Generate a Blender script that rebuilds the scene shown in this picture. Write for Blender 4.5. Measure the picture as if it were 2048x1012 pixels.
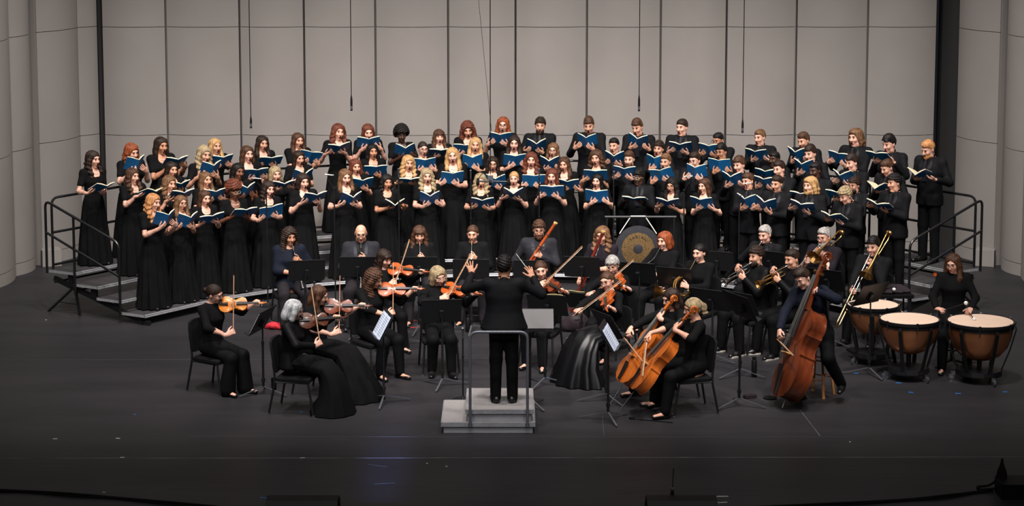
import bpy, math, random
import numpy as np
from mathutils import Vector, Matrix, Quaternion

for _o in list(bpy.data.objects):
    bpy.data.objects.remove(_o)
SC = bpy.context.scene
COL = SC.collection

# ------------------------------------------------------------------ camera
F = 4300.0                      # focal length in pixels of the 2048 px wide frame
CAM_H = 6.6                     # the lens stands on the balcony, 6.6 m above the stage floor
CAM_Y = -25.5
PITCH = math.atan(F / 33000.0)
PY = -300 + F * math.tan(PITCH)
cam = bpy.data.cameras.new('camera')
cam.sensor_width = 36.0
cam.lens = 36.0 * F / 2048.0
cam.shift_y = (PY - 506) / 2048.0
cam.clip_end = 200
camo = bpy.data.objects.new('camera', cam)
COL.objects.link(camo)
camo.location = (0, CAM_Y, CAM_H)
camo.rotation_euler = (math.pi / 2 - PITCH, 0, 0)
SC.camera = camo

# ------------------------------------------------------------------ exposure, world, stage lights
SC.view_settings.view_transform = 'Standard'
SC.view_settings.look = 'None'
SC.view_settings.gamma = 1.0
SC.view_settings.use_curve_mapping = False
SC.view_settings.exposure = -0.12
world = bpy.data.worlds.new('world')
SC.world = world
world.use_nodes = True
world.node_tree.nodes['Background'].inputs[0].default_value = (0.75, 0.8, 1.0, 1)
world.node_tree.nodes['Background'].inputs[1].default_value = 0.012


def lamp(kind, loc, target, power, color, size=1.0, size_y=None, spot=60, blend=0.6):
    l = bpy.data.lights.new('stage_light', kind)
    l.energy = power
    l.color = color
    if kind == 'AREA':
        l.shape = 'RECTANGLE'
        l.size = size
        l.size_y = size_y or size
    else:
        l.shadow_soft_size = size
        if kind == 'SPOT':
            l.spot_size = math.radians(spot)
            l.spot_blend = blend
    o = bpy.data.objects.new('stage_light', l)
    COL.objects.link(o)
    o.location = loc
    d = Vector(target) - Vector(loc)
    o.rotation_euler = d.to_track_quat('-Z', 'Y').to_euler()
    return o


WARM = (1.0, 0.93, 0.87)
NEUT = (1.0, 0.97, 0.95)
# overhead shell downlights above orchestra and choir
for _x in (-4.5, -1.5, 1.5, 4.5):
    lamp('SPOT', (_x, 1.5, 9.5), (_x * 1.05, 6.9, 1.2), 2600, WARM, .3, spot=60, blend=.9)
    lamp('SPOT', (_x, -2.0, 9.5), (_x * .9, 1.8, .8), 2300, WARM, .3, spot=62, blend=.9)
# soft light of the concert-shell ceiling on the wall
lamp('AREA', (0, 5.5, 8.6), (0, 9.5, 2.6), 300, NEUT, 13, 1.2)
for _s in (-1, 1):
    lamp('SPOT', (_s * 3.5, 1.0, 9.0), (_s * 7.9, 7.6, 2.4), 1500, NEUT, .5, spot=50, blend=1.0)  # unseen spots added to brighten the side walls
# front of house wash from the ceiling bridge
for _x in (-6, -2, 2, 6):
    lamp('SPOT', (_x, -8.5, 14.5), (_x * .6, 4.4, 1.2), 3700, NEUT, .35, spot=46, blend=.9)
for _x in (-5, 5):
    lamp('SPOT', (_x, -15, 8.5), (_x * .4, 4.6, 1.2), 1500, NEUT, .5, spot=44, blend=.9)
for _x in (-4, 0, 4):
    lamp('SPOT', (_x, -9, 10.0), (_x * .8, -2.9, 0), 800, NEUT, .4, spot=50, blend=1.0)  # unseen spots added to lift the dark apron floor
# added unseen spot, low and grazing, that makes a bluish pool on the apron
lamp('SPOT', (-1.2, -24, 3.2), (-1.36, -2.7, 0), 90000, (.28, .42, 1.0), .15, spot=1.9, blend=1.0)


def ray(px, py):
    c, s = math.cos(PITCH), math.sin(PITCH)
    u = (px - 1024) / F
    v = (PY - py) / F
    return np.array([u, c + v * s, -s + v * c])


def W(px, py, z=0.0):
    """the place at height z that the photograph shows at this pixel"""
    d = ray(px, py)
    t = (z - CAM_H) / d[2]
    return np.array([0, CAM_Y, CAM_H]) + t * d


def D(px, py, Y):
    """the place at depth Y that the photograph shows at this pixel"""
    d = ray(px, py)
    t = (Y - CAM_Y) / d[1]
    return np.array([0, CAM_Y, CAM_H]) + t * d


# ------------------------------------------------------------------ materials
def lin(c):
    return tuple(((v / 255) / 12.92 if v <= 10 else (((v / 255) + .055) / 1.055) ** 2.4) for v in c)


MATS = {}


def M(name, col, rough=.55, metal=0., spec=.5, var=0., vscale=6., stretch=(1, 1, 1), bump=0., bscale=60.,
      bstretch=(1, 1, 1), coat=0., col2=None, sheen=0., detail=3.):
    if name in MATS:
        return MATS[name]
    m = bpy.data.materials.new(name)
    m.use_nodes = True
    nt = m.node_tree
    b = nt.nodes['Principled BSDF']
    L = lin(col)
    b.inputs['Base Color'].default_value = (*L, 1)
    b.inputs['Roughness'].default_value = rough
    b.inputs['Metallic'].default_value = metal
    b.inputs['Specular IOR Level'].default_value = spec
    b.inputs['Coat Weight'].default_value = coat
    b.inputs['Coat Roughness'].default_value = .12
    b.inputs['Sheen Weight'].default_value = sheen
    if var or bump:
        tc = nt.nodes.new('ShaderNodeTexCoord')
    if var:
        mp = nt.nodes.new('ShaderNodeMapping')
        mp.inputs['Scale'].default_value = stretch
        nt.links.new(tc.outputs['Object'], mp.inputs['Vector'])
        n = nt.nodes.new('ShaderNodeTexNoise')
        n.inputs['Scale'].default_value = vscale
        n.inputs['Detail'].default_value = detail
        nt.links.new(mp.outputs[0], n.inputs['Vector'])
        r = nt.nodes.new('ShaderNodeValToRGB')
        c2 = lin(col2) if col2 else tuple(x * (1 - var) for x in L)
        c1 = L if col2 else tuple(min(1, x * (1 + var)) for x in L)
        r.color_ramp.elements[0].position = .32
        r.color_ramp.elements[1].position = .68
        r.color_ramp.elements[0].color = (*c2, 1)
        r.color_ramp.elements[1].color = (*c1, 1)
        nt.links.new(n.outputs['Fac'], r.inputs['Fac'])
        nt.links.new(r.outputs['Color'], b.inputs['Base Color'])
    if bump:
        mp2 = nt.nodes.new('ShaderNodeMapping')
        mp2.inputs['Scale'].default_value = bstretch
        nt.links.new(tc.outputs['Object'], mp2.inputs['Vector'])
        n2 = nt.nodes.new('ShaderNodeTexNoise')
        n2.inputs['Scale'].default_value = bscale
        n2.inputs['Detail'].default_value = 2
        nt.links.new(mp2.outputs[0], n2.inputs['Vector'])
        bp = nt.nodes.new('ShaderNodeBump')
        bp.inputs['Strength'].default_value = bump
        bp.inputs['Distance'].default_value = .01
        nt.links.new(n2.outputs['Fac'], bp.inputs['Height'])
        nt.links.new(bp.outputs[0], b.inputs['Normal'])
    MATS[name] = m
    return m


SKIN = [M('skin_%d' % i, c, .5, var=.08, vscale=14) for i, c in enumerate(
    [(208, 158, 138), (198, 146, 122), (180, 126, 98), (112, 70, 50), (66, 41, 30)])]
LIPS = [M('lips_%d' % i, c, .42) for i, c in enumerate(
    [(176, 92, 86), (166, 84, 76), (150, 76, 64), (98, 52, 46), (62, 36, 32)])]
MOUTH = M('mouth', (34, 10, 10), .6)
EYEW = M('eye_white', (126, 112, 104), .3)
EYED = M('eye_iris', (40, 27, 21), .25)
HAIRC = {}
for _k, _c, _d in (('bk', (22, 18, 17), (9, 8, 8)), ('db', (50, 34, 26), (22, 14, 11)), ('br', (84, 55, 38), (40, 25, 18)),
                   ('lb', (122, 88, 60), (72, 48, 32)), ('bl', (196, 158, 108), (138, 98, 60)), ('st', (200, 144, 92), (140, 88, 52)),
                   ('rd', (150, 76, 40), (92, 42, 24)), ('au', (112, 58, 40), (62, 30, 22)), ('gy', (172, 168, 164), (112, 106, 102)),
                   ('wh', (196, 196, 198), (130, 130, 134)), ('dy', (170, 150, 116), (110, 92, 68))):
    HAIRC[_k] = M('hair_' + _k, _c, .5, spec=.25, var=.4, vscale=34, stretch=(1, 1, .16), col2=_d, bump=.7, bscale=110, bstretch=(1, 1, .12))
M('dress_black', (10, 10, 11), .85, spec=.12, var=.25, vscale=9, bump=.15, bscale=200)
M('suit_black', (15, 15, 18), .75, spec=.12, var=.2, vscale=8, bump=.2, bscale=240)
M('suit_charcoal', (36, 36, 41), .78, spec=.12, var=.2, vscale=8, bump=.2, bscale=240)
M('shirt_black', (12, 12, 14), .6, spec=.12, var=.2, vscale=10)
M('lapel_grey', (46, 46, 53), .6, spec=.2)
M('desk_grey', (92, 90, 92), .6, spec=.2)
M('lapel_satin', (20, 20, 25), .6, spec=.2)
M('tie_black', (22, 22, 28), .55, spec=.25)
M('knit_black', (11, 11, 13), .85, spec=.12, var=.2, vscale=9, bump=.3, bscale=160)
M('knit_navy', (18, 22, 34), .8, spec=.12, var=.2, vscale=9, bump=.3, bscale=160)
M('knit_plum', (28, 23, 30), .8, spec=.12, var=.2, vscale=9, bump=.3, bscale=160)
M('satin_black', (9, 9, 12), .36, spec=.35, var=.2, vscale=5)
M('trouser_black', (10, 10, 12), .8, spec=.12, var=.2, vscale=8)
M('trouser_grey', (34, 31, 35), .8, spec=.12, var=.2, vscale=8)
M('shoe_black', (14, 13, 14), .35)
M('shoe_sole', (180, 174, 166), .6)
M('pearl', (224, 214, 204), .25)
M('glasses_dark', (22, 20, 22), .3)
M('glasses_clear', (190, 170, 150), .25)
M('gold', (196, 152, 92), .3, metal=1., var=.08, vscale=5)
M('silver', (206, 204, 200), .2, metal=1.)
M('chrome', (190, 190, 194), .18, metal=1.)
M('alu', (170, 170, 175), .4, metal=.45, var=.12, vscale=20)
M('steel_grey', (96, 98, 104), .42, metal=.6)
M('book_blue', (9, 90, 144), .5, var=.1, vscale=10)
M('book_page', (216, 200, 166), .7, var=.05, vscale=12)
M('paper', (226, 226, 230), .6)
M('black_metal', (20, 20, 23), .42, spec=.45)
M('black_plastic', (10, 10, 11), .55, spec=.2)
M('rail_black', (18, 18, 20), .35)
M('deck_carpet', (46, 43, 46), .85, var=.15, vscale=40, bump=.3, bscale=300)
M('chair_fabric', (17, 17, 19), .8, spec=.12, var=.2, vscale=60, bump=.3, bscale=200)
M('varnish_amber', (196, 116, 36), .32, var=.25, vscale=7, stretch=(.4, 3, 3), coat=.25, spec=.3)
M('varnish_orange', (156, 72, 24), .32, var=.28, vscale=7, stretch=(.4, 3, 3), coat=.25, spec=.3)
M('varnish_red', (104, 44, 20), .32, var=.3, vscale=7, stretch=(.4, 3, 3), coat=.25, spec=.3)
M('varnish_brown', (74, 36, 18), .32, var=.3, vscale=7, stretch=(.4, 3, 3), coat=.25, spec=.3)
M('varnish_cello', (172, 88, 30), .32, var=.3, vscale=4, stretch=(.5, 4, 4), coat=.3, spec=.35)
M('varnish_bass', (92, 40, 18), .34, var=.45, vscale=3, stretch=(.5, 4, 4), coat=.3, spec=.35)
M('bassoon_orange', (172, 74, 30), .3, var=.2, vscale=6, coat=.7)
M('bassoon_red', (112, 34, 26), .3, var=.2, vscale=6, coat=.7)
M('ebony', (18, 15, 14), .35)
M('maple', (206, 162, 100), .45, var=.15, vscale=8)
M('bow_wood', (150, 98, 62), .4)
M('bow_hair', (222, 212, 192), .6)
M('string_metal', (150, 146, 140), .35, metal=.8)
M('stool_wood', (190, 128, 74), .5, var=.2, vscale=10, stretch=(4, 4, .5))
M('copper', (214, 142, 98), .3, metal=.85, var=.1, vscale=3)
M('drumhead', (226, 196, 174), .6, var=.05, vscale=4)
M('podium_top', (140, 136, 136), .75, var=.08, vscale=30, bump=.3, bscale=300)
M('podium_side', (150, 150, 156), .6, var=.06, vscale=12)
M('podium_rail', (104, 108, 116), .4, metal=.4)
M('wall_panel', (140, 134, 130), .8, var=.035, vscale=1.2, bump=.06, bscale=90, spec=.25)
M('wall_backing', (40, 38, 38), .9)
M('wall_shaded', (122, 116, 112), .85)  # darker copy of the wall colour, shade of the recessed strips painted in
M('gong_rim', (44, 44, 48), .45, metal=.5, var=.15, vscale=10)
M('gong_bronze', (112, 88, 56), .42, metal=.7, var=.4, vscale=6, stretch=(8, 8, 8))
M('rope_white', (220, 214, 204), .7)
M('tape_blue', (20, 120, 210), .6)
M('tape_red', (210, 50, 40), .6)
M('tape_white', (200, 196, 186), .6)
M('felt_white', (226, 222, 216), .9)
M('cloth_red', (170, 24, 38), .8)
M('rubber', (9, 9, 9), .85, spec=.15)
M('bag_leather', (44, 36, 40), .5, spec=.12, var=.2, vscale=12)
M('reflector_orange', (220, 96, 30), .4)
M('led_blue', (60, 110, 170), .4)
M('paper_glare', (206, 218, 240), .45)  # paper colour with the bluish glare of lit pages put in
M('yellow_page', (226, 208, 140), .6)
M('cloth_dark', (44, 38, 42), .9, spec=.12)


def floor_material():
    m = bpy.data.materials.new('stage_floor')
    m.use_nodes = True
    nt = m.node_tree
    b = nt.nodes['Principled BSDF']
    tc = nt.nodes.new('ShaderNodeTexCoord')
    mp = nt.nodes.new('ShaderNodeMapping')
    mp.inputs['Scale'].default_value = (.35, 1.2, 1)
    nt.links.new(tc.outputs['Object'], mp.inputs['Vector'])
    n = nt.nodes.new('ShaderNodeTexNoise')
    n.inputs['Scale'].default_value = 1.4
    n.inputs['Detail'].default_value = 6
    nt.links.new(mp.outputs[0], n.inputs['Vector'])
    r = nt.nodes.new('ShaderNodeValToRGB')
    r.color_ramp.elements[0].position = .3
    r.color_ramp.elements[1].position = .75
    r.color_ramp.elements[0].color = (*lin((34, 33, 36)), 1)
    r.color_ramp.elements[1].color = (*lin((46, 44, 48)), 1)
    nt.links.new(n.outputs['Fac'], r.inputs['Fac'])
    # long thin scuffs
    mp2 = nt.nodes.new('ShaderNodeMapping')
    mp2.inputs['Scale'].default_value = (.5, 9, 1)
    mp2.inputs['Rotation'].default_value = (0, 0, .12)
    nt.links.new(tc.outputs['Object'], mp2.inputs['Vector'])
    n2 = nt.nodes.new('ShaderNodeTexNoise')
    n2.inputs['Scale'].default_value = 2.2
    n2.inputs['Detail'].default_value = 8
    n2.inputs['Roughness'].default_value = .7
    nt.links.new(mp2.outputs[0], n2.inputs['Vector'])
    r2 = nt.nodes.new('ShaderNodeValToRGB')
    r2.color_ramp.elements[0].position = .60
    r2.color_ramp.elements[1].position = .72
    r2.color_ramp.elements[0].color = (0, 0, 0, 1)
    r2.color_ramp.elements[1].color = (.35, .35, .35, 1)
    nt.links.new(n2.outputs['Fac'], r2.inputs['Fac'])
    mx = nt.nodes.new('ShaderNodeMixRGB')
    mx.blend_type = 'MIX'
    mx.inputs[2].default_value = (*lin((66, 64, 70)), 1)
    nt.links.new(r2.outputs[0], mx.inputs[0])
    nt.links.new(r.outputs[0], mx.inputs[1])
    nt.links.new(mx.outputs[0], b.inputs['Base Color'])
    b.inputs['Specular IOR Level'].default_value = .3
    rr = nt.nodes.new('ShaderNodeMapRange')
    rr.inputs['To Min'].default_value = .38
    rr.inputs['To Max'].default_value = .6
    nt.links.new(n2.outputs['Fac'], rr.inputs['Value'])
    nt.links.new(rr.outputs[0], b.inputs['Roughness'])
    MATS['stage_floor'] = m
    return m


floor_material()


# ------------------------------------------------------------------ mesh helpers
def mesh_from(name, v, f, mats=(), smooth=True, mi=None, angle=None):
    me = bpy.data.meshes.new(name)
    v = np.asarray(v, dtype=np.float32)
    if isinstance(f, np.ndarray):
        k = f.shape[1]
        me.vertices.add(len(v))
        me.vertices.foreach_set('co', v.ravel())
        me.loops.add(f.size)
        me.loops.foreach_set('vertex_index', f.ravel().astype(np.int32))
        me.polygons.add(len(f))
        me.polygons.foreach_set('loop_start', np.arange(0, f.size, k, dtype=np.int32))
        me.polygons.foreach_set('loop_total', np.full(len(f), k, dtype=np.int32))
        me.update(calc_edges=True)
    else:
        me.from_pydata([tuple(map(float, p)) for p in v], [], f)
    for m in mats:
        me.materials.append(MATS[m] if isinstance(m, str) else m)
    if mi is not None:
        me.polygons.foreach_set('material_index', np.asarray(mi, dtype=np.int32))
    me.polygons.foreach_set('use_smooth', np.full(len(me.polygons), smooth))
    if angle:
        me.set_sharp_from_angle(angle=math.radians(angle))
    me.update()
    return me


def I4():
    return Matrix.Identity(4)


def obj(name, me, parent=None, mat=None, M4=None):
    o = bpy.data.objects.new(name, me)
    COL.objects.link(o)
    if parent is not None:
        o.parent = parent
    if M4 is not None:
        o.matrix_basis = M4
    if mat is not None:
        ms = mat if isinstance(mat, (list, tuple)) else [mat]
        if len(me.materials) == 0:
            for _ in ms:
                me.materials.append(None)
        for i, m in enumerate(ms):
            o.material_slots[i].link = 'OBJECT'
            o.material_slots[i].material = MATS[m] if isinstance(m, str) else m
    return o


def tag(o, label, cat, group=None, kind=None):
    o['label'] = label
    o['category'] = cat
    if group:
        o['group'] = group
    if kind:
        o['kind'] = kind
    return o


def struct(o, label=None):
    o['kind'] = 'structure'
    if label:
        o['label'] = label
    return o


def empty(name, M4=None):
    o = bpy.data.objects.new(name, None)
    COL.objects.link(o)
    o.empty_display_size = .1
    if M4 is not None:
        o.matrix_basis = M4
    return o


def nrm(v):
    v = np.asarray(v, float)
    return v / (np.linalg.norm(v) + 1e-12)


def TM(p, rz=0.0, s=1.0):
    return Matrix.Translation(Vector(p)) @ Matrix.Rotation(rz, 4, 'Z') @ Matrix.Scale(s, 4)


def frame(o, x, z):
    """matrix at o with local X along x and local Z near z"""
    x = nrm(x)
    z = np.asarray(z, float)
    z = nrm(z - x * np.dot(x, z))
    y = np.cross(z, x)
    m = Matrix.Identity(4)
    for i in range(3):
        m[i][0], m[i][1], m[i][2], m[i][3] = x[i], y[i], z[i], o[i]
    return m


def ap(m, p):
    return np.array(m @ Vector([float(a) for a in p]))


class MB:
    """collects shapes and links them as one mesh"""

    def __init__(s):
        s.v, s.f, s.m, s.n = [], [], [], 0

    def add(s, v, f, mi=0):
        v = np.asarray(v, float)
        s.v.append(v)
        for q in f:
            s.f.append([i + s.n for i in q])
            s.m.append(mi)
        s.n += len(v)
        return s

    def box(s, c, d, rot=None, mi=0, bev=0):
        x, y, z = (a / 2 for a in d)
        if bev:
            b = bev
            o = np.array([(-x + b, -y), (x - b, -y), (x, -y + b), (x, y - b), (x - b, y), (-x + b, y), (-x, y - b), (-x, -y + b)])
            return s.prism(o, -z, z, M4=(Matrix.Translation(Vector(c)) @ (rot.to_4x4() if rot else I4())), mi=mi)
        v = np.array([(i * x, j * y, k * z) for i in (-1, 1) for j in (-1, 1) for k in (-1, 1)])
        if rot is not None:
            v = v @ np.array(rot.to_3x3()).T
        v = v + np.asarray(c)
        return s.add(v, [(0, 1, 3, 2), (4, 6, 7, 5), (0, 4, 5, 1), (2, 3, 7, 6), (0, 2, 6, 4), (1, 5, 7, 3)], mi)

    def prism(s, o2, z0, z1, M4=None, mi=0, inset=0):
        o2 = np.asarray(o2, float)
        n = len(o2)
        v = np.vstack([np.c_[o2, np.full(n, z0)], np.c_[o2, np.full(n, z1)]])
        if M4 is not None:
            a = np.array(M4)
            v = v @ a[:3, :3].T + a[:3, 3]
        f = [list(range(n))[::-1], list(range(n, 2 * n))] + [(i, (i + 1) % n, n + (i + 1) % n, n + i) for i in range(n)]
        return s.add(v, f, mi)

    def loft(s, rings, mi=0, caps=True, closed=True):
        n = len(rings[0])
        v = np.vstack(rings)
        f = []
        for a in range(len(rings) - 1):
            for i in range(n if closed else n - 1):
                j = (i + 1) % n
                f.append((a * n + i, a * n + j, (a + 1) * n + j, (a + 1) * n + i))
        if caps and closed:
            f.append(list(range(n))[::-1])
            f.append([(len(rings) - 1) * n + i for i in range(n)])
        return s.add(v, f, mi)

    def tube(s, pts, r, n=8, mi=0, caps=True, closed=False):
        pts = [np.asarray(p, float) for p in pts]
        k = len(pts)
        rs = [r] * k if np.isscalar(r) else list(r)
        T = []
        for i in range(k):
            if closed:
                T.append(nrm(pts[(i + 1) % k] - pts[i - 1]))
            else:
                T.append(nrm(pts[min(i + 1, k - 1)] - pts[max(i - 1, 0)]))
        up = np.array([0, 0, 1.]) if abs(T[0][2]) < .9 else np.array([1., 0, 0])
        u = nrm(np.cross(T[0], up))
        rings = []
        for i in range(k):
            u = nrm(u - T[i] * np.dot(u, T[i]))
            w = np.cross(T[i], u)
            a = np.arange(n) * 2 * math.pi / n
            rings.append(pts[i] + rs[i] * (np.cos(a)[:, None] * u + np.sin(a)[:, None] * w))
        if closed:
            rings.append(rings[0].copy())
            caps = False
        return s.loft(rings, mi, caps)

    def lathe(s, prof, n=20, M4=None, mi=0, caps=True):
        a = np.arange(n) * 2 * math.pi / n
        rings = []
        for r, z in prof:
            v = np.c_[r * np.cos(a), r * np.sin(a), np.full(n, z)]
            if M4 is not None:
                A = np.array(M4)
                v = v @ A[:3, :3].T + A[:3, 3]
            rings.append(v)
        return s.loft(rings, mi, caps)

    def ball(s, c, r, n=10, mi=0):
        r = np.array([r, r, r]) if np.isscalar(r) else np.asarray(r)
        th = np.linspace(.02, math.pi - .02, max(5, n // 2 + 1))
        a = np.arange(n) * 2 * math.pi / n
        rings = [np.asarray(c) + r * np.c_[np.sin(t) * np.cos(a), np.sin(t) * np.sin(a), np.full(n, -np.cos(t))] for t in th]
        return s.loft(rings, mi)

    def xf(s, M4):
        A = np.array(M4)
        s.v = [v @ A[:3, :3].T + A[:3, 3] for v in s.v]
        return s

    def mesh(s, name, mats=(), smooth=True, angle=40):
        if isinstance(mats, str):
            mats = (mats,)
        return mesh_from(name, np.vstack(s.v), s.f, mats, smooth, s.m, angle if smooth else None)

    def o(s, name, mats, parent=None, M4=None, smooth=True, angle=40):
        return obj(name, s.mesh(name, mats, smooth, angle), parent, None, M4)


def bez(pts, n=8):
    """smooth polyline (Catmull-Rom) through points"""
    pts = [np.asarray(p, float) for p in pts]
    P = [2 * pts[0] - pts[1]] + pts + [2 * pts[-1] - pts[-2]]
    out = []
    for i in range(1, len(P) - 2):
        for t in np.linspace(0, 1, n, endpoint=False):
            a, b, c, d = P[i - 1:i + 3]
            out.append(.5 * (2 * b + (c - a) * t + (2 * a - 5 * b + 4 * c - d) * t * t + (3 * b - a - 3 * c + d) * t ** 3))
    out.append(pts[-1])
    return out


def rounded(pts, rad, n=5):
    """polyline with rounded corners"""
    pts = [np.asarray(p, float) for p in pts]
    out = [pts[0]]
    for i in range(1, len(pts) - 1):
        a, b, c = pts[i - 1:i + 2]
        ra = min(rad, .45 * np.linalg.norm(a - b), .45 * np.linalg.norm(c - b))
        p, q = b + nrm(a - b) * ra, b + nrm(c - b) * ra
        for t in np.linspace(0, 1, n):
            out.append((1 - t) ** 2 * p + 2 * t * (1 - t) * b + t * t * q)
    out.append(pts[-1])
    return out


# ------------------------------------------------------------------ implicit surfaces (for bodies, hair and clothes)
def smin(a, b, k):
    if k <= 0:
        return np.minimum(a, b)
    h = np.clip(.5 + .5 * (b - a) / k, 0, 1)
    return b + (a - b) * h - k * h * (1 - h)


class Field:
    def __init__(s):
        s.p = []

    def _put(s, fn, lo, hi, k, op):
        s.p.append((fn, np.asarray(lo, float), np.asarray(hi, float), k, op))
        return s

    def cap(s, a, b, ra, rb=None, k=.015, op=1, sq=(1, 1, 1)):
        rb = ra if rb is None else rb
        a, b, sq = np.asarray(a, float), np.asarray(b, float), np.asarray(sq, float)
        d = (b - a) / sq
        dd = max(np.dot(d, d), 1e-9)

        def fn(X, Y, Z):
            x, y, z = (X - a[0]) / sq[0], (Y - a[1]) / sq[1], (Z - a[2]) / sq[2]
            t = np.clip((x * d[0] + y * d[1] + z * d[2]) / dd, 0, 1)
            return (np.sqrt((x - t * d[0]) ** 2 + (y - t * d[1]) ** 2 + (z - t * d[2]) ** 2) - (ra + (rb - ra) * t)) * min(sq)
        m = max(ra, rb) * sq
        return s._put(fn, np.minimum(a, b) - m, np.maximum(a, b) + m, k, op)

    def chain(s, pts, rs, k=.015, op=1, sq=(1, 1, 1)):
        for i in range(len(pts) - 1):
            s.cap(pts[i], pts[i + 1], rs[i], rs[i + 1], k, op, sq)
        return s

    def ell(s, c, r, k=.015, op=1):
        c = np.asarray(c, float)
        r = np.asarray([r] * 3 if np.isscalar(r) else r, float)

        def fn(X, Y, Z):
            x, y, z = (X - c[0]) / r[0], (Y - c[1]) / r[1], (Z - c[2]) / r[2]
            k0 = np.sqrt(x * x + y * y + z * z)
            k1 = np.sqrt((x / r[0]) ** 2 + (y / r[1]) ** 2 + (z / r[2]) ** 2) + 1e-9
            return k0 * (k0 - 1) / k1
        return s._put(fn, c - r, c + r, k, op)

    def prof(s, tab, k=.02, op=1, off=0.):
        """stack of ellipses: rows of z, rx, ry, cy"""
        t = np.asarray(tab, float)
        zz, rx, ry, cy = t[:, 0], t[:, 1] + off, t[:, 2] + off, t[:, 3]

        def fn(X, Y, Z):
            z = Z
            a, b, c = np.interp(z, zz, rx), np.interp(z, zz, ry), np.interp(z, zz, cy)
            d = (np.sqrt((X / a) ** 2 + ((Y - c) / b) ** 2) - 1) * np.minimum(a, b)
            return np.maximum(d, np.maximum(zz[0] - z, z - zz[-1]))
        return s._put(fn, (-rx.max(), (cy - ry).min(), zz[0]), (rx.max(), (cy + ry).max(), zz[-1]), k, op)

    def fn(s, f, lo, hi, k=.01, op=1):
        return s._put(f, lo, hi, k, op)

    def build(s, h=.02, axes=None, disp=None, cut=None):
        if axes is None:
            lo = np.min([p[1] for p in s.p if p[4] > 0], 0) - 2.2 * h
            hi = np.max([p[2] for p in s.p if p[4] > 0], 0) + 2.2 * h
            axes = [np.arange(lo[i], hi[i] + h, h) for i in range(3)]
        xs, ys, zs = axes
        G = np.full((len(xs), len(ys), len(zs)), .5, np.float32)
        for fn, lo, hi, k, op in s.p:
            m = k + 2.0 * h
            sl = []
            for i, ax in enumerate(axes):
                a, b = np.searchsorted(ax, (lo[i] - m, hi[i] + m))
                sl.append(slice(max(0, a - 2), min(len(ax), b + 2)))
            sl = tuple(sl)
            if any(q.start >= q.stop for q in sl):
                continue
            d = fn(xs[sl[0]][:, None, None], ys[sl[1]][None, :, None], zs[sl[2]][None, None, :])
            g = G[sl]
            G[sl] = smin(g, d, k) if op > 0 else -smin(-g, d, k)
        if disp is not None:
            G += disp(xs[:, None, None], ys[None, :, None], zs[None, None, :])
        if cut is not None:
            G = np.maximum(G, cut(xs[:, None, None], ys[None, :, None], zs[None, None, :]))
        return surface_net(G, xs, ys, zs)


def surface_net(G, xs, ys, zs):
    ins = G < 0
    c = np.zeros(tuple(n - 1 for n in G.shape), np.int8)
    cor = [(i, j, k) for i in (0, 1) for j in (0, 1) for k in (0, 1)]
    sh = [tuple(slice(o, n - 1 + o) for o, n in zip(q, G.shape)) for q in cor]
    for q in sh:
        c += ins[q]
    act = (c > 0) & (c < 8)
    I, J, K = np.nonzero(act)
    idx = np.full(c.shape, -1, np.int64)
    idx[I, J, K] = np.arange(len(I))
    val = [G[I + a, J + b, K + d] for a, b, d in cor]
    pos = [np.c_[xs[I + a], ys[J + b], zs[K + d]] for a, b, d in cor]
    S = np.zeros((len(I), 3))
    n = np.zeros(len(I))
    for a in range(8):
        for b in range(a + 1, 8):
            if sum(abs(p - q) for p, q in zip(cor[a], cor[b])) != 1:
                continue
            x = (val[a] < 0) != (val[b] < 0)
            t = np.where(x, val[a] / np.where(x, val[a] - val[b], 1), 0)
            S += np.where(x[:, None], pos[a] + t[:, None] * (pos[b] - pos[a]), 0)
            n += x
    V = S / np.maximum(n, 1)[:, None]
    Q = []
    for ax in range(3):
        b1, b2 = (ax + 1) % 3, (ax + 2) % 3
        s0 = [slice(1, -1)] * 3
        s0[ax] = slice(0, -1)
        s1 = list(s0)
        s1[ax] = slice(1, None)
        A, B = ins[tuple(s0)], ins[tuple(s1)]
        ch = np.nonzero(A != B)
        base = [q.copy() for q in ch]
        flip = A[ch]
        for q in (b1, b2):
            base[q] += 1
        cs = []
        for o1, o2 in ((-1, -1), (0, -1), (0, 0), (-1, 0)):
            e = [q.copy() for q in base]
            e[b1] += o1
            e[b2] += o2
            cs.append(idx[tuple(e)])
        q = np.stack(cs, 1)
        q[~flip] = q[~flip][:, ::-1]
        Q.append(q)
    return V, np.vstack(Q)


def sstep(x, a, b):
    t = np.clip((x - a) / (b - a), 0, 1)
    return t * t * (3 - 2 * t)


# ------------------------------------------------------------------ the human body
SHX = {'f': .160, 'm': .182}
SHZ, L1, L2 = 1.372, .285, .250
TORSO = {
    'f': [(.78, .155, .11, .012), (.88, .168, .118, .015), (.97, .145, .10, .012), (1.06, .122, .086, .004), (1.15, .132, .095, 0),
          (1.24, .148, .115, -.014), (1.32, .150, .098, 0), (1.38, .125, .072, .010), (1.42, .07, .055, .014), (1.44, .05, .045, .014)],
    'm': [(.78, .150, .11, .010), (.88, .158, .116, .010), (.97, .148, .108, .006), (1.06, .145, .104, .002), (1.15, .155, .108, 0),
          (1.24, .170, .116, -.006), (1.32, .174, .108, 0), (1.38, .145, .078, .010), (1.42, .08, .06, .014), (1.44, .06, .05, .014)]}


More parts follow.
